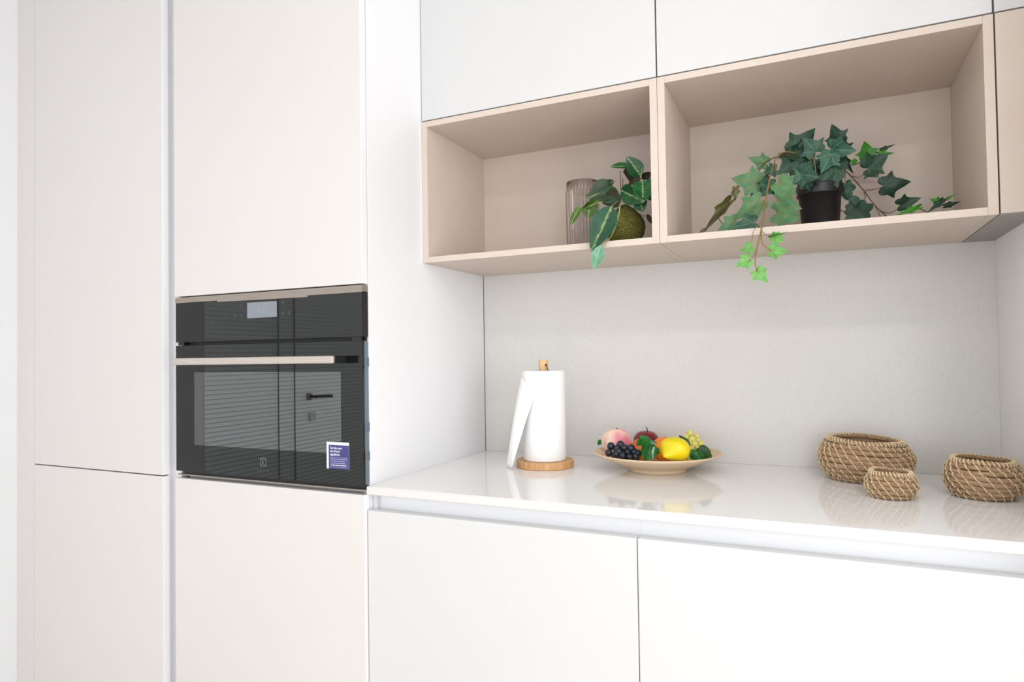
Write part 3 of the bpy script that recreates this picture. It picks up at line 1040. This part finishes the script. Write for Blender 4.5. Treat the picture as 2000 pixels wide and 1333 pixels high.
# black grapes
gb = thing('black_grapes', 'bunch of shiny black grapes at the front left of the plate', 'fruit', (0.45, -0.21, 0.93))
gm = None
GR = [(1193, 872, 7.0), (1212, 869, 7.0), (1205, 877, 6.6), (1219, 875, 6.8), (1233, 876, 7.2), (1189, 885, 6.6), (1203, 888, 6.3), (1216, 891, 6.8), (1230, 893, 5.5),
      (1242, 893, 6.8), (1239, 883, 6.8), (1226, 884, 6.8), (1247, 886, 6.5), (1209, 883, 6.5)]
rnd = random.Random(3)
def ball_mesh(name, m, n=2):
    bm = bmesh.new()
    bmesh.ops.create_icosphere(bm, subdivisions=n, radius=1)
    return to_mesh(name, bm, m, True)
gm = ball_mesh('grape', 'grape_black', 3)
for i, (a, b, r) in enumerate(GR):
    yy = -0.262 + (897 - b) * 0.0009
    if i in (9, 10, 11, 12):
        yy += 0.008
    if i in (8,):
        yy -= 0.002
    o = bpy.data.objects.new('grape', gm)
    COL.objects.link(o)
    o.parent = gb
    o.location = at(a, b, yy) - world_loc(gb)
    s_ = r / 765
    o.scale = (s_, s_, s_ * 1.05)
for gx_, gy_, gz_ in ((0.462, -0.222, 0.938), (0.482, -0.226, 0.935), (0.500, -0.226, 0.931), (0.517, -0.230, 0.930), (0.489, -0.240, 0.936), (0.508, -0.240, 0.934)):
    o = bpy.data.objects.new('grape', gm)
    COL.objects.link(o)
    o.parent = gb
    o.location = Vector((gx_, gy_, gz_)) - world_loc(gb)
    o.scale = (0.0088, 0.0088, 0.009)
place_leaf(FLB, 'leaf', gb, at(1270, 862, -0.235), at(1262, 900, -0.275), 0.95, -0.5)
place_leaf(FL['fruit_leaf_pale'], 'leaf', gb, at(1258, 856, -0.238), at(1283, 868, -0.25), 0.6, 0.7)
place_leaf(FLB, 'leaf', gb, at(1268, 860, -0.24), at(1243, 868, -0.265), 0.9, 0.5)
place_leaf(FL['fruit_leaf_pale'], 'leaf', gb, at(1279, 872, -0.262), at(1273, 899, -0.276), 0.35, 0.8)

# green grapes
gg = thing('green_grapes', 'bunch of yellow-green grapes at the right of the plate', 'fruit', (0.62, -0.12, 0.93))
gm2 = ball_mesh('grape', 'grape_green', 3)
for a, b, r, yy in ((1348, 847, 6.6, -0.11), (1352, 859, 6.8, -0.13), (1341, 855, 6.2, -0.118), (1363, 862, 6.4, -0.118), (1357, 869, 6.8, -0.140), (1369, 868, 6.4, -0.128), (1346, 868, 6.5, -0.138), (1361, 853, 5.8, -0.105), (1374, 876, 6.0, -0.13), (1350, 878, 6.6, -0.15), (1364, 878, 6.6, -0.142), (1341, 864, 6.2, -0.125)):
    o = bpy.data.objects.new('grape', gm2)
    COL.objects.link(o)
    o.parent = gg
    o.location = at(a, b, yy) - world_loc(gg)
    s_ = r / 800
    o.scale = (s_, s_, s_ * 1.05)
for gx_, gy_, gz_ in ((0.612, -0.118, 0.926), (0.629, -0.112, 0.932), (0.628, -0.130, 0.930), (0.645, -0.122, 0.937), (0.645, -0.140, 0.936), (0.628, -0.148, 0.929), (0.612, -0.136, 0.925), (0.621, -0.122, 0.941), (0.637, -0.130, 0.944), (0.622, -0.139, 0.942)):
    o = bpy.data.objects.new('grape', gm2)
    COL.objects.link(o)
    o.parent = gg
    o.location = Vector((gx_, gy_, gz_)) - world_loc(gg)
    o.scale = (0.0082, 0.0082, 0.0085)
OVW = oval_outline(9, 0.46, 1.0, 0.72, 0.75)
flw = leaf_mesh('fruit_leaf_wide', OVW, 'fruit_leaf_dark', 0.25, 0.12, 0.03, 5)
flw2 = leaf_mesh('fruit_leaf_wide_green', OVW, 'fruit_leaf', 0.25, 0.12, 0.03, 6)
place_leaf(flw, 'leaf', gg, at(1371, 897, -0.205), at(1378, 872, -0.185), 1.25, 0.2)
place_leaf(flw, 'leaf', gg, at(1362, 880, -0.205), at(1390, 884, -0.195), 0.95, -0.2)
place_leaf(flw2, 'leaf', gg, at(1364, 884, -0.208), at(1347, 896, -0.215), 1.2, 0.2)
place_leaf(flw2, 'leaf', gg, at(1360, 882, -0.209), at(1374, 899, -0.212), 0.8, 0.2)

# ------------------------------------------------------------------ seagrass baskets
def basket(label, x, y, Rb, H, ncoil, nst, seed, slope):
    b = thing('seagrass_basket', label, 'basket', (x, y, ZC), 'woven seagrass baskets')
    prof = [(0.70, 0.0), (0.88, 0.15), (1.0, 0.42), (0.97, 0.62), (0.86, 0.85), (0.76, 1.0)]
    def rad(t):
        for (r0, t0), (r1, t1) in zip(prof, prof[1:]):
            if t <= t1:
                k = (t - t0) / (t1 - t0)
                return (r0 + (r1 - r0) * k) * Rb
        return prof[-1][0] * Rb
    rt = H / ncoil / 2
    rnd = random.Random(seed)
    stitch = bmesh.new()
    phase = 0
    coils = []
    for i in range(ncoil):
        zc = rt + 0.0016 + i * (H - 2 * rt - 0.0016) / (ncoil - 1)
        rc = rad(zc / H) - rt * 0.9
        bm = bmesh.new()
        uvl = bm.loops.layers.uv.new('UVMap')
        n, k = 72, 10
        p1, p2 = rnd.uniform(0, 6.28), rnd.uniform(0, 6.28)
        def wob(a):
            return 1 + 0.010 * math.sin(2 * a + p1) + 0.006 * math.sin(5 * a + p2)
        rings = []
        for ia in range(n):
            a = 2 * PI * ia / n
            R0 = rc * wob(a)
            zz = zc + 0.0012 * min(1, i / 2) * math.sin(3 * a + p2) + slope * R0 * math.cos(a) * zc / H
            rings.append([bm.verts.new(((R0 + rt * 1.05 * math.cos(q)) * math.cos(a), (R0 + rt * 1.05 * math.cos(q)) * math.sin(a), zz + rt * 1.08 * math.sin(q))) for q in [2 * PI * j / k for j in range(k)]])
        for ia in range(n):
            A, B = rings[ia], rings[(ia + 1) % n]
            for j in range(k):
                f = bm.faces.new((A[j], B[j], B[(j + 1) % k], A[(j + 1) % k]))
                u0, u1 = ia / n, (ia + 1) / n
                for l, uvv in zip(f.loops, ((u0, j / k), (u1, j / k), (u1, (j + 1) / k), (u0, (j + 1) / k))):
                    l[uvl].uv = (uvv[0] * Rb * 12 + i * 3.7, uvv[1] * 1.1)
        bmesh.ops.translate(bm, verts=bm.verts, vec=(x, y, ZC))
        o = part('coil', bm, 'straw', b, smooth=True)
        # stitches across this coil
        rim = (i == ncoil - 1)
        m = int(nst * (2.0 if rim else 1))
        step = 2 * PI / nst
        for s_ in range(m):
            a0 = 2 * PI * s_ / m + (ncoil - 1 - i) * step * 0.42 + rnd.uniform(-0.012, 0.012)
            pts = []
            span = step * 0.42 * (1.0 if not rim else 0.9)
            q0, q1 = (1.35, -1.35) if not rim else (2.6, -1.3)
            for w_ in range(6):
                t = w_ / 5
                q = q0 + (q1 - q0) * t
                a = a0 + span * t
                R0 = rc * wob(a)
                ro = rt * 1.05 + 0.0004
                pts.append((x + (R0 + ro * math.cos(q)) * math.cos(a), y + (R0 + ro * math.cos(q)) * math.sin(a), ZC + zc + 0.0012 * min(1, i / 2) * math.sin(3 * a + p2) + slope * R0 * math.cos(a) * zc / H + (rt * 1.08 + 0.0004) * math.sin(q)))
            th = 0.00125 * (1.15 if rim else 1) * (0.85 + 0.3 * rnd.random())
            tube(stitch, pts, th, 5, cap=False)
    o = part('stitching', stitch, 'stitch', b, smooth=True, label='pale diagonal stitching')
    o['kind'] = 'stuff'
    bm = bmesh.new()
    lathe(bm, [(0.68 * Rb, 0.0012), (0.68 * Rb, 0.004)], (x, y, ZC), 48)
    part('base', bm, 'straw', b)
    return b
basket('largest woven seagrass basket, standing by the backsplash behind the small one', 0.9999, -0.1105, 0.0968, 0.0896, 9, 30, 1, -0.055)
basket('smallest woven seagrass basket, in front of the largest basket', 1.0323, -0.2998, 0.0458, 0.0505, 6, 18, 2, -0.03)
basket('medium woven seagrass basket at the right edge by the wall', 1.1926, -0.2333, 0.0663, 0.0729, 8, 21, 3, -0.04)

# ------------------------------------------------------------------ ribbed tumbler
FL_Z = ZS + TH + 0.0003
gx, gy, gr, gh = 0.3755, -0.170, 0.0425, 0.184
bm = bmesh.new()
def rib(j, a, z):
    return 0.0017 * math.cos(32 * a) if (0.006 < z < gh * 0.87 and j <= 7) else 0
lathe(bm, [(gr - 0.006, 0), (gr - 0.002, 0.002), (gr - 0.001, 0.007), (gr - 0.001, 0.05), (gr - 0.0005, 0.10), (gr, 0.15), (gr, gh * 0.868), (gr, gh * 0.875), (gr, gh - 0.001), (gr - 0.001, gh), (gr - 0.0022, gh - 0.001),
           (gr - 0.0027, 0.15), (gr - 0.004, 0.02), (gr - 0.010, 0.009), (0.003, 0.008)], (gx, gy, FL_Z), 288, rib)
tag(part('tumbler', bm, 'tumbler', smooth=True), 'tall clear ribbed drinking glass on the left shelf', 'glass')

# ------------------------------------------------------------------ plant growing from a moss ball
mx_, my_ = 0.4985, -0.225
mp = thing('moss_ball_plant', 'trailing leafy plant growing from a green moss ball beside the glass', 'plant', (mx_, my_, FL_Z))
def moss_fn(p):
    t = (p.z + 1) / 2
    k = 1.0 if t < 0.45 else 1 - 0.50 * ((t - 0.45) / 0.55) ** 1.9
    k *= 1 + 0.008 * noise.noise(p * 3)
    return Vector((p.x * k, p.y * k, p.z + (0.05 if p.z < -0.9 else 0))) * (1 + 0.022 * noise.noise(p * 17))
blob('moss_ball', 'moss', (mx_, my_, FL_Z + 0.0515), 0.0475, mp, (1, 1, 1.10), moss_fn, 5)

OVL = oval_outline(10, 0.30, 1.0, 0.78, 0.9)
OVB = oval_outline(10, 0.42, 1.0, 0.75, 0.85)
OM = {}
def om(kind, broad=False):
    key = (kind, broad)
    if key not in OM:
        OM[key] = leaf_mesh('leaf_' + kind, OVB if broad else OVL, kind, 0.30, 0.14, 0.03, len(OM))
    return OM[key]
def c7(X, Y):
    return 1100 + X / 10.25, 290 + Y / 10.25
def c8(X, Y):
    return 1090 + X / 9.875, 400 + Y / 9.875
def lf(f, a, b, ya, yb, kind, width, roll, broad=False):
    A, B = f(*a), f(*b)
    return place_leaf(om(kind, broad), 'leaf', mp, at(A[0], A[1], ya), at(B[0], B[1], yb), width, roll)
lf(c7, (1555, 560), (1275, 152), -0.235, -0.26, 'ov_green', 1.15, 0.15)
lf(c7, (1340, 365), (952, 332), -0.22, -0.25, 'ov_green', 0.75, 0.75)
lf(c7, (1545, 560), (1150, 500), -0.22, -0.20, 'ov_brown', 1.2, -0.5)
lf(c7, (1560, 590), (1280, 735), -0.235, -0.24, 'ov_brown', 0.7, 0.3)
lf(c7, (1565, 600), (1780, 500), -0.235, -0.24, 'ov_brown', 1.2, 0.3)
lf(c7, (1640, 620), (1755, 1035), -0.255, -0.265, 'ov_blue', 0.95, 0.3, True)
lf(c7, (1590, 650), (1600, 1062), -0.262, -0.285, 'ov_green', 1.0, -0.2, True)
lf(c7, (1150, 830), (1560, 1065), -0.25, -0.29, 'ov_green', 0.95, 0.4)
lf(c7, (1330, 820), (1690, 950), -0.245, -0.265, 'ov_blue', 0.9, 0.2)
lf(c7, (1510, 1050), (1600, 1242), -0.26, -0.275, 'ov_blue', 1.25, 0.1, True)
lf(c7, (1030, 650), (450, 935), -0.24, -0.285, 'ov_dark', 0.45, 0.4)
lf(c7, (1010, 770), (515, 975), -0.25, -0.295, 'ov_dark', 0.95, 0.2, True)
lf(c7, (1120, 890), (640, 1000), -0.252, -0.285, 'ov_dark', 0.8, 0.1, True)
lf(c7, (1150, 960), (790, 1085), -0.25, -0.275, 'ov_brown', 1.1, 0.0, True)
lf(c7, (690, 1040), (370, 1270), -0.285, -0.30, 'ov_olive', 0.0001 + 0.75, -0.5, True)
lf(c8, (620, 10), (575, 252), -0.285, -0.295, 'ov_olive', 1.35, 0.1, True)
lf(c8, (430, 30), (222, 388), -0.29, -0.30, 'ov_olive', 0.62, 0.3)
lf(c8, (1045, 40), (635, 845), -0.315, -0.372, 'ov_blue', 0.78, 0.2)
lf(c8, (830, 785), (675, 1250), -0.356, -0.362, 'ov_pale', 0.85, 0.15)
lf(c8, (1715, 190), (1850, 395), -0.24, -0.25, 'ov_brown', 0.55, 0.2)
lf(c8, (1050, 260), (800, 620), -0.305, -0.34, 'ov_blue', 0.6, -0.4)
def stem(name, parent, f, pts, r, m):
    P_ = [at(*f(X, Y), yy) for X, Y, yy in pts]
    bm = bmesh.new()
    sp_ = spline(P_, 5)
    tube(bm, sp_, [r * (1 - 0.35 * i / len(sp_)) for i in range(len(sp_))], 6)
    return part(name, bm, m, parent, smooth=True)
stem('stem', mp, c8, [(1200, -60, -0.235), (1190, 40, -0.275), (1165, 220, -0.285), (1060, 540, -0.30), (960, 690, -0.335), (850, 810, -0.352), (760, 1050, -0.357)], 0.0019, 'stem_green')
stem('stem', mp, c8, [(1165, 215, -0.285), (1080, 240, -0.295), (1030, 290, -0.305)], 0.0014, 'stem_green')
stem('stem', mp, c7, [(1180, 990, -0.228), (1190, 780, -0.23), (1195, 600, -0.225)], 0.0015, 'stem_brown')
stem('stem', mp, c7, [(1160, 990, -0.228), (1150, 700, -0.235), (1140, 450, -0.235)], 0.0013, 'stem_brown')
stem('stem', mp, c7, [(1210, 1000, -0.228), (1290, 780, -0.225), (1400, 680, -0.23), (1560, 590, -0.237)], 0.0014, 'stem_brown')
stem('stem', mp, c7, [(1560, 620, -0.238), (1565, 500, -0.24), (1590, 380, -0.24)], 0.0016, 'stem_green')
stem('stem', mp, c7, [(1150, 990, -0.23), (1080, 880, -0.245), (960, 780, -0.255)], 0.0014, 'stem_green')
stem('stem', mp, c7, [(1140, 1010, -0.232), (900, 1060, -0.26), (700, 1090, -0.285), (520, 1160, -0.29), (360, 1140, -0.295)], 0.0012, 'stem_green')
stem('stem', mp, c7, [(1150, 1020, -0.232), (1060, 1080, -0.27), (980, 1140, -0.298)], 0.0013, 'stem_green')
stem('stem', mp, c7, [(1250, 1000, -0.235), (1400, 1000, -0.25), (1480, 1130, -0.262), (1540, 1300, -0.262)], 0.0015, 'stem_green')
stem('stem', mp, c8, [(1560, 170, -0.262), (1620, 215, -0.255), (1720, 215, -0.245)], 0.0009, 'stem_brown')
stem('stem', mp, c7, [(1220, 1000, -0.235), (1350, 900, -0.245), (1440, 830, -0.25), (1590, 660, -0.255)], 0.0013, 'stem_green')

# ------------------------------------------------------------------ potted ivy
ix, iy = 0.9215, -0.185
iv = thing('potted_ivy', 'artificial ivy in a black pot trailing over the right shelf', 'plant', (ix, iy, FL_Z))
bm = bmesh.new()
lathe(bm, [(0.0355, 0.0), (0.0365, 0.002), (0.0425, 0.083), (0.0462, 0.083), (0.0468, 0.085), (0.0480, 0.1035), (0.0472, 0.105), (0.0448, 0.104), (0.0425, 0.088), (0.003, 0.088)], (ix, iy, FL_Z), 72)
pot = part('pot', bm, 'pot', iv, smooth=False)
for p in pot.data.polygons:
    p.use_smooth = abs(p.normal.z) < 0.8
bm = bmesh.new()
lathe(bm, [(0.0424, 0.0885), (0.03, 0.094), (0.002, 0.096)], (ix, iy, FL_Z), 32)
part('soil', bm, 'soil', pot, smooth=True)

IM = {}
def im(kind, shape, v):
    key = (kind, shape, v)
    if key not in IM:
        half = IVY_HALF if shape == 'ivy' else ROUND_HALF
        IM[key] = leaf_mesh('ivy_leaf_' + kind, half, kind, (0.16, -0.10, 0.30)[v], (0.12, 0.22, 0.05)[v], 0.05, v + 11)
    return IM[key]
def c3(X, Y):
    return 1340 + X / 3.571, 220 + Y / 3.571
def c5(X, Y):
    return 1600 + X / 6.06, 230 + Y / 6.06
cnt = [0]
def il(f, a, b, ya, yb, kind, width=1.0, roll=0.0, shape='ivy', v=None):
    cnt[0] += 1
    A, B = f(*a), f(*b)
    return place_leaf(im(kind, shape, cnt[0] % 3 if v is None else v), 'leaf', iv, at(A[0], A[1], ya), at(B[0], B[1], yb), width, roll, 1.0)
D, MI, LI, LM, GR_, OL = 'ivy_dark', 'ivy_mid', 'ivy_light', 'ivy_lime', 'ivy_green', 'ivy_olive'
# crown
il(c3, (760, 270), (912, 110), -0.19, -0.20, D, 0.95, 0.2)
il(c3, (800, 250), (735, 240), -0.185, -0.20, D, 1.3, 0.0)
il(c3, (905, 275), (822, 175), -0.215, -0.225, MI, 1.15, 0.15)
il(c3, (1065, 200), (1008, 82), -0.18, -0.19, D, 0.95, -0.2)
il(c3, (1010, 255), (1192, 268), -0.215, -0.22, MI, 0.95, 0.15)
il(c3, (1060, 250), (1110, 330), -0.20, -0.21, D, 1.4, 0.1)
il(c3, (1010, 290), (950, 412), -0.235, -0.245, MI, 1.0, -0.1)
il(c3, (770, 280), (640, 318), -0.20, -0.215, D, 0.7, 0.3)
il(c3, (760, 330), (650, 425), -0.20, -0.22, D, 1.1, 0.1)
il(c3, (850, 300), (760, 370), -0.20, -0.21, D, 1.4, 0.2)
il(c3, (800, 430), (930, 452), -0.245, -0.255, MI, 1.25, -0.1)
il(c3, (830, 440), (740, 498), -0.24, -0.25, MI, 1.2, 0.1)
il(c3, (1050, 400), (890, 515), -0.225, -0.24, D, 0.85, 0.1)
il(c3, (960, 420), (860, 520), -0.215, -0.23, D, 1.0, 0.1)
il(c3, (850, 480), (770, 530), -0.232, -0.24, D, 1.1, 0.1)
il(c3, (900, 330), (860, 430), -0.205, -0.215, D, 1.3, 0.0)
il(c3, (1060, 340), (1010, 440), -0.205, -0.215, D, 1.2, 0.0)
il(c3, (720, 420), (800, 330), -0.205, -0.21, D, 1.2, 0.0)
# left trail
il(c3, (560, 352), (438, 312), -0.24, -0.26, LI, 0.75, 0.2)
il(c3, (625, 400), (530, 425), -0.235, -0.25, MI, 0.9, 0.3)
il(c3, (495, 492), (318, 456), -0.26, -0.28, LI, 0.95, 0.15)
il(c3, (575, 470), (440, 582), -0.245, -0.27, MI, 0.6, 0.4)
il(c3, (590, 510), (510, 590), -0.26, -0.275, MI, 0.9, 0.0)
il(c3, (650, 490), (768, 575), -0.272, -0.285, LI, 0.95, -0.1)
il(c3, (690, 480), (740, 470), -0.262, -0.27, MI, 1.5, 0.0)
il(c3, (640, 615), (808, 672), -0.285, -0.295, LI, 0.85, -0.1)
il(c3, (640, 705), (785, 735), -0.295, -0.31, LI, 0.9, 0.1, 'round')
il(c3, (515, 615), (325, 748), -0.28, -0.295, LI, 0.66, 0.1)
il(c3, (475, 770), (312, 800), -0.305, -0.315, MI, 0.75, 0.3)
il(c3, (345, 757), (215, 830), -0.285, -0.30, LI, 0.75, 0.2)
il(c3, (345, 525), (338, 615), -0.265, -0.27, OL, 0.55, 0.3)
il(c3, (300, 628), (122, 828), -0.27, -0.285, OL, 0.26, 0.3)
il(c3, (135, 815), (85, 840), -0.285, -0.29, OL, 0.5, 0.3)
# hanging tips
il(c3, (458, 940), (376, 966), -0.362, -0.366, LM, 1.0, 0.1)
il(c3, (440, 1030), (344, 1076), -0.362, -0.366, LM, 0.95, 0.1)
il(c3, (492, 1105), (568, 1186), -0.362, -0.366, LM, 0.9, 0.1)
il(c3, (590, 965), (712, 972), -0.362, -0.368, LM, 0.85, 0.1)
il(c3, (610, 865), (690, 900), -0.355, -0.364, LM, 0.85, 0.2)
il(c3, (590, 858), (706, 846), -0.355, -0.37, 'ivy_green', 0.25, 0.9)
# right trail
il(c5, (575, 465), (533, 270), -0.12, -0.125, GR_, 1.0, 0.0)
il(c5, (430, 530), (340, 508), -0.13, -0.135, GR_, 0.8, 0.3)
il(c5, (730, 378), (908, 316), -0.10, -0.105, D, 0.28, 0.2)
il(c5, (700, 430), (888, 425), -0.112, -0.118, GR_, 0.45, 0.2)
il(c5, (575, 600), (832, 415), -0.13, -0.135, D, 0.95, 0.0)
il(c5, (600, 610), (700, 705), -0.127, -0.132, MI, 1.35, 0.0)
il(c5, (755, 810), (1095, 755), -0.12, -0.125, D, 0.85, 0.0)
il(c5, (955, 1035), (1215, 945), -0.125, -0.13, D, 0.72, 0.0)
il(c5, (1170, 1065), (885, 1160), -0.15, -0.16, GR_, 0.25, 0.2)
il(c5, (1425, 1000), (1312, 960), -0.12, -0.125, GR_, 0.85, 0.2)
il(c5, (1490, 968), (1655, 890), -0.11, -0.115, LM, 0.22, 0.2)
il(c5, (1455, 985), (1280, 1122), -0.125, -0.13, D, 0.35, 0.2)
il(c5, (1490, 1045), (1682, 998), -0.115, -0.12, D, 0.4, 0.2)
il(c5, (440, 1085), (560, 1260), -0.205, -0.215, D, 1.15, 0.0, 'round')
il(c5, (440, 1075), (400, 925), -0.2, -0.21, D, 1.1, 0.0, 'round')
il(c5, (300, 800), (345, 970), -0.17, -0.175, MI, 0.9, 0.2, 'round')
il(c5, (180, 800), (270, 715), -0.185, -0.19, D, 1.0, 0.2, 'round')
il(c5, (285, 470), (395, 668), -0.15, -0.155, D, 0.38, 0.3)
# vines
def iv_stem(f, pts, r, m='stem_brown'):
    return stem('vine', iv, f, pts, r, m)
iv_stem(c3, [(860, 520, -0.185), (800, 320, -0.19), (700, 275, -0.215), (630, 320, -0.24), (590, 430, -0.262), (565, 560, -0.285), (545, 690, -0.31), (530, 790, -0.345), (505, 900, -0.362), (482, 1030, -0.363), (492, 1108, -0.362)], 0.0019, 'stem_tan')
iv_stem(c3, [(585, 440, -0.262), (555, 600, -0.292), (535, 740, -0.33), (525, 850, -0.358), (530, 910, -0.363), (590, 965, -0.362)], 0.0015, 'stem_tan')
iv_stem(c3, [(520, 770, -0.34), (470, 830, -0.352), (455, 940, -0.362)], 0.0009, 'stem_tan')
iv_stem(c3, [(508, 890, -0.362), (475, 1000, -0.363), (440, 1032, -0.362)], 0.0009, 'stem_tan')
iv_stem(c3, [(530, 830, -0.356), (560, 855, -0.357), (600, 865, -0.356)], 0.0008, 'stem_tan')
iv_stem(c3, [(790, 330, -0.19), (680, 300, -0.215), (560, 345, -0.24), (480, 440, -0.255), (350, 530, -0.265), (300, 625, -0.27), (225, 710, -0.28), (262, 780, -0.285), (340, 757, -0.285)], 0.0013)
iv_stem(c3, [(300, 630, -0.27), (200, 740, -0.28), (130, 820, -0.287)], 0.0011)
iv_stem(c3, [(620, 350, -0.245), (630, 400, -0.255), (650, 490, -0.272)], 0.0008, 'stem_tan')
iv_stem(c3, [(560, 600, -0.29), (500, 690, -0.30), (470, 770, -0.305)], 0.0009, 'stem_tan')
iv_stem(c3, [(880, 310, -0.238), (895, 340, -0.247), (905, 420, -0.252)], 0.0012, 'stem_tan')
iv_stem(c5, [(60, 760, -0.18), (200, 560, -0.16), (290, 610, -0.15), (420, 740, -0.14), (540, 880, -0.135), (660, 1040, -0.135), (800, 1170, -0.14)], 0.0016)
iv_stem(c5, [(270, 580, -0.15), (400, 560, -0.14), (520, 510, -0.13), (640, 440, -0.12), (735, 378, -0.105)], 0.0012)
iv_stem(c5, [(390, 690, -0.14), (470, 705, -0.135), (575, 640, -0.13)], 0.0009)
iv_stem(c5, [(540, 865, -0.135), (650, 850, -0.13), (755, 820, -0.122)], 0.0009)
iv_stem(c5, [(720, 1110, -0.138), (830, 1130, -0.135), (900, 1100, -0.13), (960, 1045, -0.126)], 0.0009)
iv_stem(c5, [(530, 870, -0.135), (545, 950, -0.15), (500, 1020, -0.19), (440, 1080, -0.203)], 0.0008)
iv_stem(c5, [(300, 620, -0.15), (305, 720, -0.16), (290, 800, -0.17)], 0.0008)
iv_stem(c5, [(1165, 1065, -0.13), (1240, 1100, -0.125), (1300, 1110, -0.122), (1440, 990, -0.122), (1495, 968, -0.112)], 0.0010)
iv_stem(c5, [(660, 1040, -0.135), (700, 1120, -0.14), (725, 1180, -0.145)], 0.0008)
iv_stem(c5, [(240, 1090, -0.195), (300, 1110, -0.20), (430, 1085, -0.204)], 0.0010)
